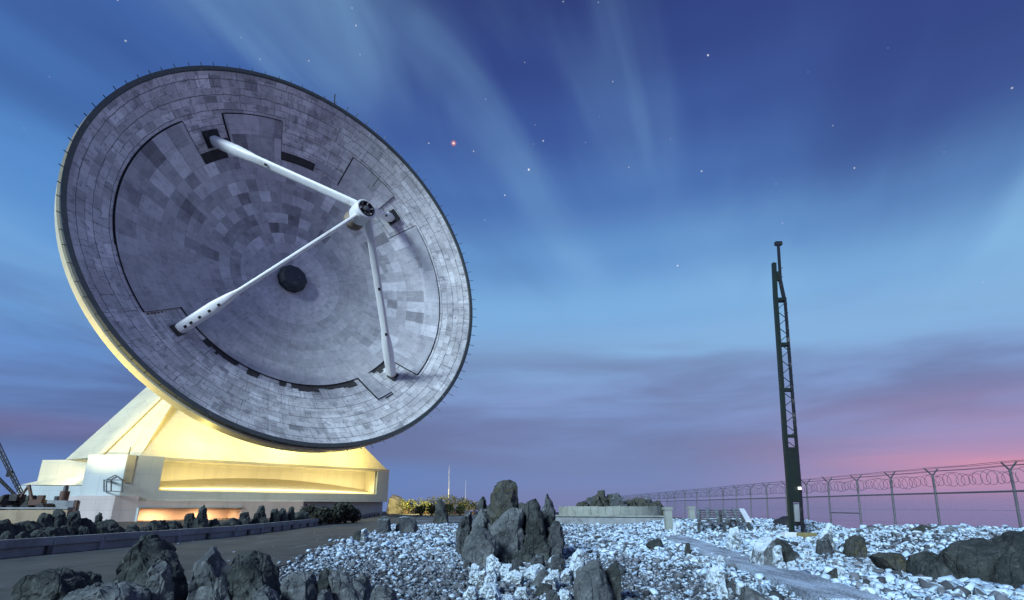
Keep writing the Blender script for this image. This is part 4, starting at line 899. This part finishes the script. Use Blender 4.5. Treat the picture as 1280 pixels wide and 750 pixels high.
# ------------------------------------------------------------------ floodlights of the place, and added ones on the left pole
def lamp(kind, loc, tgt, energy, color, size=.6, spot=None, blend=.6):
    d = bpy.data.lights.new('floodlight_beam', kind); o = bpy.data.objects.new('floodlight_beam', d); COL.objects.link(o); o.location = loc
    d.energy = energy; d.color = color
    if kind == 'AREA': d.shape = 'DISK'; d.size = size
    elif kind == 'SPOT': d.spot_size = R(spot); d.spot_blend = blend; d.shadow_soft_size = size
    else: d.shadow_soft_size = size
    o.rotation_euler = (Vector(loc) - Vector(tgt)).to_track_quat('Z', 'Y').to_euler(); return o
YEL = (1.0, .80, .26); WARM = (1.0, .80, .42)
mid = (B2 + B3 + T2 + T3) / 4
# under the dish back, shining down and out on the roof slope
for s, en in ((-7, 3000), (2.5, 3300), (11, 2900)):
    src = fac(s, 10.0, -1.5); lamp('SPOT', src, fac(s + .5, 7.8, 4), en, YEL, .5, 150, .5)
for s0_, s1_ in ((-10.6, -4.5), (-4.5, 1.6), (1.6, 8.2), (8.2, 15.0)):
    o = lamp('AREA', up_(FDp((s0_ + s1_) / 2, .5), zf + .28), up_(FDp((s0_ + s1_) / 2, 2.6), zf + 1.75), 250, (1.0, .84, .42)); o.data.shape = 'RECTANGLE'; o.data.size = .25; o.data.size_y = s1_ - s0_
    o.matrix_world = Matrix.Translation(o.location) @ Matrix((NH.cross((NH * -2.1 + Vector((0, 0, 1.47))).normalized()).cross((NH * 2.1 - Vector((0, 0, 1.47))).normalized()).normalized(), FD, (NH * 2.1 - Vector((0, 0, 1.47))).normalized())).transposed().to_4x4()
for s in (-10.3, -5.2): lamp('AREA', up_(plf(s, 2.6), zD - .12), up_(plf(s, 2.6), zg), 620, (1.0, .56, .26), .5)
lamp('SPOT', at(96, 583, 63.2), at(70, 602, 63), 900, WARM, .4, 150, .6)
lamp('SPOT', (-47, 43.5, 3.6), (-40.5, 50.5, 15.0), 19000, (1, .82, .26), .35, 92, .9); lamp('SPOT', fac(-9, zr + .5, -.4), para(25, 248, -2), 4200, (1, .80, .24), .4, 95, .8); lamp('SPOT', fac(8, zr + .5, -.4), para(25, 285, -2), 1800, (1, .80, .24), .4, 95, .8)  # first spot: added out of view to turn the left dish shell yellow
lamp('SPOT', up_(FDp(sP + .6, 1), 2.0), Vector((-10.5, 86, 1.6)), 20000, (1.0, .84, .34), .4, 92, .8); lamp('SPOT', up_(FDp(sP + .6, 2), 1.6), Vector((-18.5, 90, 1.5)), 2600, (1, .84, .4), .3, 60, .8)
lamp('SPOT', (-46.8, 43.7, 3.7), (-41.5, 56.5, 10.5), 19000, (1, .84, .36), .3, 46, .9)  # added beside it, out of view, to warm the left roof slope
t = empty('floodlight', (-47, 43.5, 0), 'added lamp on a short pole out of view at the left, lighting the dish edge', 'floodlight')  # pole and fixture added outside the view to carry the two left spots
MB().bar((-47, 43.5, -.2), (-47, 43.5, 3.0), .12).build('pole', M['galv'], t); MB().box((-47.1, 43.4, 3.25), (.5, .4, .3)).build('lamp_body', M['rim_dark'], t)
for s in (-7, 2.5, 11):                         # fixtures
    f = fac(s, 10.0, -1.5)
    t = empty('floodlight', f, 'round dark floodlight under the dish back shining on the sloping roof', 'floodlight', 'floodlights under the dish')
    MB().box(f + Vector((0, 0, .45)), (.7, .4, .5), rz=az).build('lamp_body', M['rim_dark'], t); MB().bar(f + Vector((0, 0, .7)), f + Vector((0, 0, 1.4)), .1).build('bracket', M['rim_dark'], t)

# ------------------------------------------------------------------ left: ochre wall, machinery, crane
Yo = 38.0; o0 = at(-40, 638, Yo); o1_ = at(85, 636, Yo)
w = MB(); w.prism([(o0.x, Yo, -.3), (o1_.x, Yo, -.3), (o1_.x, Yo, o1_.z), (o0.x, Yo, o0.z - .02)], (0, .45, 0)); OW = w.build('retaining_wall', M['ochre'], origin=(o1_.x, Yo, 0))
tag(OW, 'ochre rendered low retaining wall at the left border behind dark rocks', 'wall')
MB().box(((o0.x + o1_.x) / 2, Yo + .2, o1_.z + .05), (o1_.x - o0.x + .1, .62, .1)).build('coping', M['conc'], OW)
Yg = 46.0; g0 = at(54, 625, Yg); g1 = at(95, 626, Yg)
GW = MB().prism([(g0.x, Yg, -.3), (g1.x, Yg, -.3), (g1.x, Yg, g1.z), (g0.x, Yg, g0.z)], (0, .5, 0)).build('retaining_wall', M['conc'], origin=(g1.x, Yg, 0)); tag(GW, 'short dark grey concrete wall between the ochre wall and the annex', 'wall')
MB().bar((g1.x + .1, Yg - .05, .0), (g1.x + .1, Yg - .05, g1.z + .05), .18, .3).build('end_post', M['orange'], GW)
def vent(px, py0, py1, Y):
    b = at(px, py1, Y); t = at(px, py0, Y); v = empty('vent_stack', (b.x, Y, b.z), 'dark upright vent stack with orange side standing above the short grey wall', 'vent')
    MB().tube([(b.x, Y, b.z), (b.x, Y, t.z - .5), (b.x, Y, t.z - .45)], [.34, .34, .18], 12).build('barrel', M['orange'], v, 40); MB().tube([(b.x, Y, t.z - .5), (b.x, Y, t.z)], [.2, .16], 10).build('neck', M['rim_dark'], v, 40)
    MB().tube([(b.x - .5, Y - .1, b.z), (b.x - .5, Y - .1, t.z - .9)], .2, 8).build('side_pipe', M['rim_dark'], v, 40)
vent(79, 607, 626, 46.4)
# crane with two lattice booms
CR = empty('crane', at(22, 620, 42), 'dark lattice crane with two raised booms leaning out of the left border', 'crane')
def lattice(a, b, w, name, parent, m, seg=10):
    a, b = Vector(a), Vector(b); d = (b - a).normalized(); x = d.cross(Vector((0, 1, 0))).normalized(); y = d.cross(x)
    mb = MB(); cs = [x * w + y * w, x * -w + y * w, x * -w - y * w, x * w - y * w]
    for c in cs: mb.bar(a + c, b + c * .7, .05)
    for k in range(seg):
        p, q = a + (b - a) * k / seg, a + (b - a) * (k + 1) / seg
        for i in range(4): mb.bar(p + cs[i], q + cs[(i + 1) % 4], .03)
    return mb.build(name, m, parent)
lattice(at(-12, 538, 42), at(27, 618, 42), .13, 'main_boom', CR, M['tower_black'], 16); lattice(at(-10, 590, 42), at(19, 619, 42), .08, 'jib_boom', CR, M['tower_black'], 10)
hb = at(12, 592, 42); MB().box(hb, (.3, .3, .5), rz=.4).build('pulley_block', M['tower_black'], CR)
c = at(22, 622, 42); MB().box((c.x, 42, c.z), (.6, .8, .5)).build('cab', M['black'], CR)
for q in (-.6, .6): MB().box((c.x, 42 + q, c.z - .8), (1.0, .35, .4)).build('crawler_track', M['black'], CR)
MH = empty('drilling_machine', at(47, 636, 41), 'small rusty orange machine with raised arm on the rubble left of the grey wall', 'machine')
c = at(47, 628, 41); MB().box(c, (.8, .8, .42), rz=.3).box(c + Vector((.2, 0, .35)), (.36, .45, .36), rz=.3).build('body', M['orange'], MH); MB().bar(c + Vector((-.5, 0, .2)), c + Vector((-1.0, 0, 1.3)), .16).bar(c + Vector((-1.0, 0, 1.3)), c + Vector((-1.5, .1, .4)), .12).build('arm', M['orange'], MH)
[MB().tube([c + Vector((q, -.5, -.38)), c + Vector((q, .6, -.38))], .32, 12).build('wheel', M['black'], MH, 40) for q in (-.5, .65)]
for k, (x, top, w) in enumerate(((4, 617, 16), (16, 615, 14), (30, 618, 16), (42, 617, 12), (8, 624, 18), (26, 626, 18), (40, 628, 14), (54, 630, 12))):
    rock_outline('rock', [(x - w * .6, 640), (x - w * .5, (640 + top) / 2), (x - w * .15, top + 1), (x + w * .2, top), (x + w * .5, (640 + top) / 2), (x + w * .6, 640)], 41.5 + (k % 3) * .7, D if k % 3 else MO, 'dark rubble rock heaped behind the ochre wall under the crane booms', 400 + k, 1.3, 'rubble rocks heaped behind the ochre wall', amp=.08, cuts=3, sink=.8)

# ------------------------------------------------------------------ road parapet
PP = [(-17.6, 4), (-16.9, 10), (-16.15, 16.7), (-14.95, 29), (-16.4, 46), (-19.6, 80)]
par = empty('road_parapet', (-16.1, 16.7, 0), 'low grey concrete parapet with slots along the far edge of the road', 'parapet')
pts = []
for (xa, ya), (xb, yb) in zip(PP[:-1], PP[1:]):
    m = max(1, round(math.hypot(xb - xa, yb - ya) / 2.0))
    for k in range(m): pts.append(Vector((xa + (xb - xa) * k / m, ya + (yb - ya) * k / m, 0)))
pts.append(Vector((*PP[-1], 0)))
rnd = random.Random(4)
bm1 = MB(); bm2 = MB(); 
for k in range(len(pts) - 1):
    a, b = pts[k], pts[k + 1]; d = (b - a).normalized(); za = float(ground_z(a.x, a.y)); g = d * .012; hh = .005 * rnd.uniform(-1, 1)
    bm1.bar(a + g + Vector((0, 0, .42 + za + hh)), b - g + Vector((0, 0, .42 + za + hh)), .22, .26)
    bm2.bar(a + g + Vector((-.05, 0, .14 + za)), b - g + Vector((-.05, 0, .14 + za)), .14, .30)
    MB().bar(a - d * .1 + Vector((.03, 0, za - .05)), a - d * .1 + Vector((.03, 0, .285 + za)), .20 if k % 3 else .12, .22, up=(1, 0, 0)).build('support_post', M['rim_dark'] if k % 2 else M['conc'], par)
bm1.build('top_rail', M['conc'], par); bm2.build('lower_panel', M['conc'], par)

# ------------------------------------------------------------------ far lit shrubs, masts, lit heap
def shrub(loc, w, h, seed, label, nleaf=520, group=None, name='shrub', lm='leaf'):
    rs = np.random.RandomState(seed); t = empty(name, loc, label, 'shrub', group); P = []
    lobes = [(rs.uniform(-.32, .32) * w, rs.uniform(-.3, .3) * w, h * rs.uniform(.35, .62), rs.uniform(.22, .36)) for _ in range(7)]
    V, Fq, to = [], [], []
    for _ in range(nleaf):
        lx, ly, lz, lr = lobes[rs.randint(7)]; dv = rs.normal(0, 1, 3); dv /= np.linalg.norm(dv); rr = lr * rs.uniform(.45, 1.0) ** .5
        p = np.array([lx + dv[0] * rr * w, ly + dv[1] * rr * w, max(.05, lz + dv[2] * rr * h)]); s = rs.uniform(.05, .11) * min(1.6, max(.7, h))
        a = rs.normal(0, 1, 3); a /= np.linalg.norm(a); b = np.cross(a, rs.normal(0, 1, 3)); b /= np.linalg.norm(b); k = len(V)
        V += [p - a * s, p + b * s * .5, p + a * s, p - b * s * .5]; Fq.append((k, k + 1, k + 2, k + 3)); to.append(np.clip(rs.normal(.5, .3), 0, 1))
    me = bpy.data.meshes.new('foliage'); me.from_pydata([tuple(v) for v in V], [], Fq); at_ = me.attributes.new('tone', 'FLOAT', 'FACE'); at_.data.foreach_set('value', np.array(to, np.float32)); link('foliage', me, M[lm], t)
    mb = MB()
    for l in lobes: mb.tube([Vector(loc) + Vector((l[0] * .2, l[1] * .2, -.1)), Vector(loc) + Vector((l[0], l[1], l[2]))], [.05 * h ** .5, .015], 5)
    mb.build('stems', M['rust'], t)
hz = [(508, 633, 86, 22, 12), (521, 632, 88, 26, 14), (534, 633, 84, 20, 13), (545, 633, 92, 26, 18), (557, 632, 90, 28, 19), (569, 633, 94, 26, 18), (580, 633, 88, 24, 15), (590, 634, 86, 20, 11), (527, 635, 78, 14, 8), (560, 636, 76, 14, 8), (540, 636, 77, 13, 7), (575, 636, 78, 14, 8)]
for k, (px, py, Y, wp, hpx) in enumerate(hz):
    p = at(px, py, Y); p.z = float(ground_z(p.x, Y)); topz = at(px, py - hpx, Y).z
    pos = ('small tuft at the front of' if wp < 16 else 'rounded shrub of') + ' the yellow lit thicket, ' + ('near the building corner' if px < 530 else 'under the white mast' if px < 570 else 'beside the rock outcrop')
    shrub(p, wp / 665 * Y * 1.15, max(.8, topz - p.z), 40 + k, pos, 620, 'shrubs of the yellow lit thicket')
for k, (px, top, w, Y) in enumerate(((390, 627, 18, 47), (400, 630, 20, 46), (413, 630, 18, 48), (424, 625, 20, 49), (434, 623, 20, 50), (443, 629, 16, 51))):
    p = at(px, 640, Y); p.z = 0; shrub(p, w / 665 * Y * 1.3, at(px, top, Y).z, 60 + k, 'dark low shrub under the right corner of the telescope building', 1300, 'dark shrubs under the building corner', lm='leaf_dark')
hp_ = at(497, 628, 92)
rock_outline('rock_heap', [(483, 636), (486, 622), (492, 617), (500, 620), (508, 627), (518, 636)], 90, painted('pale tufa heap', (.62, .58, .42), .9, .3, 1.5), 'pale lit heap of stone just right of the telescope building', 610, 4.0, cat='rock heap', cuts=3, amp=.07)
def mast(px, top, bot, Y, r, label):
    b = at(px, bot, Y); t = at(px, top, Y); b.z = float(ground_z(b.x, Y)); o = empty('mast', b, label, 'mast')
    MB().tube([b, (b.x, Y, (b.z + t.z) / 2)], r * 1.6, 8).build('lower_pole', M['white_steel'], o, 40); MB().tube([(b.x, Y, (b.z + t.z) / 2), (b.x + (t.x - b.x) * .5, Y, t.z)], [r, r * .6], 8).build('upper_pole', M['white_steel'], o, 40)
mast(561, 582, 615, 96, .065, 'thin white mast rising from the yellow lit shrubs'); mast(582, 600, 618, 104, .035, 'faint shorter mast right of the thin white one')

# ------------------------------------------------------------------ round low wall, rubble heap, pillars, rack
WALL = empty('round_wall', at(765, 650, 52), 'curved pale green concrete panel wall before a dark rubble heap', 'wall')
cc = Vector((at(765, 640, 56).x, 57.0, 0)); rad = 5.6; zt_ = at(765, 633, 51.4).z; zb_ = at(765, 646, 51.4).z; n_ = 22
for k in range(n_):
    a0, a1 = R(188 + (352 - 188) * k / n_), R(188 + (352 - 188) * (k + .97) / n_)
    p = [cc + Vector((math.cos(q) * r_, math.sin(q) * r_, 0)) for q, r_ in ((a0, rad), (a1, rad), (a1, rad - .22), (a0, rad - .22))]
    MB().prism([(v.x, v.y, -.3) for v in p], (0, 0, zt_ + .3 + random.uniform(-.02, .02))).build('wall_panel', M['conc_green'], WALL)
lw = MB(); f0 = at(690, 641, 46); f1 = at(838, 648, 43); 
LWo = empty('low_wall', (f0.x, f0.y, 0), 'long low grey ledge wall at the foot of the curved panel wall', 'wall')
MB().prism([(f0.x, f0.y, -.2), (f1.x, f1.y, -.2), (f1.x, f1.y + .4, -.2), (f0.x, f0.y + .4, -.2)], (0, 0, at(765, 646, 44.5).z + .2)).build('wall', M['conc'], LWo)
zz = at(765, 646, 44.5).z; MB().bar((f0.x, f0.y + .15, zz + .06), (f1.x, f1.y + .15, zz + .06), .6, .1).build('coping', M['conc_green'], LWo)
for k, (x, top, w) in enumerate(((728, 626, 18), (738, 621, 20), (751, 612, 22), (762, 616, 24), (775, 620, 22), (787, 622, 22), (800, 620, 20), (809, 621, 18), (819, 626, 18), (744, 618, 18), (769, 616, 18), (794, 621, 16))):
    rock_outline('rock', [(x - w * .7, 640), (x - w * .5, (638 + top) / 2), (x - w * .15, top + 1), (x + w * .2, top), (x + w * .5, (638 + top) / 2), (x + w * .7, 640)], 54.5 + (k % 4) * .8, MI if k % 3 == 1 else MO, 'dark stone in the rubble heap behind the curved panel wall' if k != 2 else 'highest dark stone on the rubble heap behind the curved panel wall', 440 + k, 2.0, 'stones of the heap behind the curved wall', amp=.1, cuts=3, sink=1.2)
for px, top, bot, Y, lab in ((836.5, 635, 664, 33, 'pale green concrete pillar at the right end of the low ledge wall'), (865, 634, 650, 40, 'shorter pale green concrete pillar left of the slatted rack')):
    b = at(px, bot, Y); t = at(px, top, Y); P_ = empty('concrete_pillar', (b.x, Y, 0), lab, 'pillar')
    MB().box((b.x, Y, t.z / 2 - .1), (.42, .42, t.z - .08)).build('shaft', M['conc_green'], P_); MB().box((b.x, Y, t.z - .02), (.52, .52, .16)).build('cap', M['conc_green'], P_)
RK = empty('slatted_rack', at(905, 652, 34), 'sloping slatted rack with frosted battens beside the fence', 'rack')
r0, r1, r2, r3 = at(873, 651, 31), at(936, 652, 31), at(927, 636.5, 33.5), at(873, 636.5, 33.5)
for k in range(6):
    f = k / 5; a = r0.lerp(r1, f); b = r3.lerp(r2, f); MB().bar(a, b, .15 if k < 5 else .3, .1).build('rafter', M['rack_frost'] if k < 5 else M['frost_white'], RK)
for k in range(6):
    f = k / 5; a = r0.lerp(r3, f); b = r1.lerp(r2, f); MB().bar(a - Vector((0, 0, .07)), b - Vector((0, 0, .07)), .24, .08).build('batten', M['rack_frost'] if k % 2 else M['galv'], RK)
mb = MB()
for p in (r0, r1, r2, r3, r0.lerp(r1, .5), r3.lerp(r2, .5)): mb.bar((p.x, p.y, -.2), p - Vector((0, 0, .12)), .14)
mb.build('leg_frame', M['rim_dark'], RK)
# tyre and tarpaulin hump near the mast
ty = at(916, 655, 26); tb = MB(); tb.tube([ty + Vector((math.cos(q) * .17, 0, math.sin(q) * .17)) for q in np.linspace(0, 6.2832, 19)], .06, 8, False)
o = tb.build('tyre', M['tarp'], None, 40, origin=ty); tag(o, 'small black tyre with frosted edge propped below the slatted rack', 'tyre'); 
hu = at(985, 656, 33); rock_outline('tarpaulin_heap', [(964, 662), (968, 650), (978, 645), (992, 644), (1001, 649), (1004, 662)], 33, M['tarp'], 'black tarpaulin covered hump behind the foot of the green mast', 470, 1.6, cat='tarpaulin', amp=.03)
for px0, px1, top, bot, Y, m, lab in ((980, 996, 668.5, 677, 27, 'frost_white', 'white frosted concrete block at the left of the green mast foot'), (996.5, 1018, 669, 678.5, 26.8, 'mustard', 'mustard yellow block at the foot of the green mast')):
    a, b = at(px0, bot, Y), at(px1, top, Y); bm = bmesh.new(); bmesh.ops.create_cube(bm, size=1); bmesh.ops.scale(bm, vec=(b.x - a.x, .5, b.z - a.z + .35), verts=bm.verts); bmesh.ops.bevel(bm, geom=list(bm.edges), offset=.03, segments=2, affect='EDGES')
    for v in bm.verts: v.co += Vector(noise.noise_vector(v.co * 4)) * .02
    me = bpy.data.meshes.new('concrete_block'); bm.to_mesh(me); bm.free(); o = link('concrete_block', me, M[m]); o.location = ((a.x + b.x) / 2, Y, (b.z + a.z - .35) / 2 + .12); tag(o, lab, 'concrete block')

# ------------------------------------------------------------------ green lattice mast
Yt = 28.5
TW = empty('lattice_mast', at(996, 668, Yt), 'tall slightly leaning dark green lattice mast with a thin pole on top, among white rubble', 'mast')
def tp(px, py, dy=0.0): return at(px, py, Yt) + Vector((.46, .89, 0)) * dy
lx = lambda y: np.interp(y, [328, 372, 487, 548, 610, 668], [967.3, 969.3, 977.3, 981.3, 986.3, 990.5]); rx_ = lambda y: np.interp(y, [345, 372, 487, 548, 610, 668], [976, 981, 990, 995, 1000, 1004])
for nm, fx, y0, w, dy in (('main_chord', lx, 329, .21, 0), ('main_chord', rx_, 372, .13, 0), ('rear_chord', lx, 345, .09, .45), ('rear_chord', rx_, 372, .08, .45)):
    ys_ = [y0] + [y for y in (372, 430, 487, 548, 610) if y > y0] + [672]; mb = MB()
    for a, b in zip(ys_[:-1], ys_[1:]): mb.bar(tp(fx(a), a, dy), tp(fx(b), b, dy), w, w, up=(0, 1, 0))
    mb.build(nm, M['tower_black'] if fx is rx_ else M['tower_green'], TW)
ties = [374, 430, 487, 545, 561]
for y in ties: MB().bar(tp(lx(y), y), tp(rx_(y), y), .16, .16).bar(tp(lx(y), y, .45), tp(rx_(y), y, .45), .1).bar(tp(lx(y), y), tp(lx(y), y, .45), .1).bar(tp(rx_(y), y), tp(rx_(y), y, .45), .1).build('tie', M['tower_green'], TW)
lc = MB(); ysl = list(np.linspace(378, 560, 19))
for k in range(len(ysl) - 1):
    a, b = ysl[k], ysl[k + 1]
    if k % 2: lc.bar(tp(lx(a), a), tp(rx_(b), b), .035)
    else: lc.bar(tp(rx_(a), a), tp(lx(b), b), .035)
lc.build('lacing', M['tower_green'], TW)
pl = MB(); pl.prism([tp(lx(562), 562, -.06), tp(rx_(562), 562, -.06), tp(rx_(628), 628, -.06), tp(lx(628), 628, -.06)], (0, .05, 0)).build('cover_plate', M['tower_green'], TW)
MB().prism([tp(991.5, 629, .1), tp(998.5, 629, .1), tp(1000, 652, .1), tp(994, 652, .1)], (0, .08, 0)).build('ladder_panel', M['conc'], TW)
MB().bar(tp(972.8, 306), tp(975.5, 350), .13).bar(tp(974, 345), tp(980, 373), .16).build('top_pole', M['tower_black'], TW)
MB().bar(tp(968.8, 304.5), tp(977, 304.5), .22, .22).build('pole_head', M['tower_black'], TW)
MB().prism([tp(967.5, 339), tp(974, 339), tp(975, 350), tp(968.5, 350)], (0, .2, 0)).build('gusset', M['tower_green'], TW)
rg = MB()
for y in np.linspace(335, 660, 30): rg.bar(tp(rx_(max(y, 372)) if y > 372 else 976, y), tp((rx_(y) if y > 372 else 976) + 2.6, y), .035)
rg.build('step_pegs', M['galv'], TW)
lb_ = tp(999.5, 610.5, -.2); MB().box(lb_, (.13, .1, .14)).build('lamp', M['lamp_glass'], TW)
MB().bar(tp(999.5, 608.5, -.2), tp(998.5, 608.5, 0), .05).build('lamp_bracket', M['tower_black'], TW)

# ------------------------------------------------------------------ security fence
FX = 21.35
FN = empty('security_fence', (FX, 22.8, 0), 'chain link security fence with Y shaped arms and coiled razor wire along the plateau edge', 'fence')
fy = [14.0, 16.9, 19.8, 22.8, 26.9, 29.8, 32.7, 36, 38.9, 41.9, 44.8, 47.6, 50.6, 54.2, 58.2, 62, 65.8, 70, 74, 78, 83, 88, 93, 98, 104, 110]
def fpt(y, z): # fence leans a touch inward with height
    return Vector((FX + .15 * math.sin(y * .35) + z * .085, y, z))
FZ = 2.2; FT = 2.95
for y in fy:
    gz = float(ground_z(FX, y)) - .5
    ln = Vector((random.uniform(-.05, .05), random.uniform(-.06, .06), 0)); po = MB().tube([fpt(y, gz), fpt(y, FZ), fpt(y, FZ + .90) + ln], .055, 8).build('post', M['galv'], FN, 40)
    c = fpt(y, FZ + .88) + ln; m = MB()
    for s in (-1, 1): m.bar(c, c + Vector((s * random.uniform(.28, .38), random.uniform(-.05, .05), random.uniform(.33, .43))), .05)
    m.build('arm', M['galv'], po, origin=FN.location)
rl = MB(); bw = MB(); rc = MB(); ms = MB()
for a, b in zip(fy[:-1], fy[1:]):
    rl.tube([fpt(a, FZ), fpt(b, FZ)], .042, 6)
    for s, zz in ((-.34, 1.26), (-.2, 1.10), (.2, 1.10), (.34, 1.26)): bw.tube([fpt(a, FZ + zz) + Vector((s, 0, 0)), fpt((a + b) / 2, FZ + zz - .03) + Vector((s, 0, 0)), fpt(b, FZ + zz) + Vector((s, 0, 0))], .012, 3, False)
    nco = max(3, int((b - a) / .34)); pts = []
    for k in range(nco * 14 + 1):
        q = k / 14 * 6.2832; f = k / (nco * 14); y = a + (b - a) * f; jr = .29 + .05 * math.sin(k * .083 + a) + .03 * math.sin(k * .37 + a)
        pts.append(fpt(y, FZ + .62) + Vector((math.cos(q) * jr, math.sin(q * .5) * .05, math.sin(q) * jr)))
    rc.tube(pts, .011, 3, False)
rl.build('top_rail', M['galv'], FN, 40); bw.build('barbed_wire', M['wire'], FN); rc.build('razor_coil', M['wire'], FN)
y = 14.0
while y < 75:
    for s in (1, -1):
        a = fpt(y, FZ); b = fpt(y + s * 2.1, .1); ms.bar(a, b, .003)
    y += .13
for zz in (1.4, .7): ms.bar(fpt(14, zz), fpt(75, zz), .008)
ms.build('chain_link_mesh', M['wire'], FN)
MB().tube([fpt(32.7, 1.15), fpt(36, 1.15)], .035, 6).build('brace_rail', M['galv'], FN, 40)
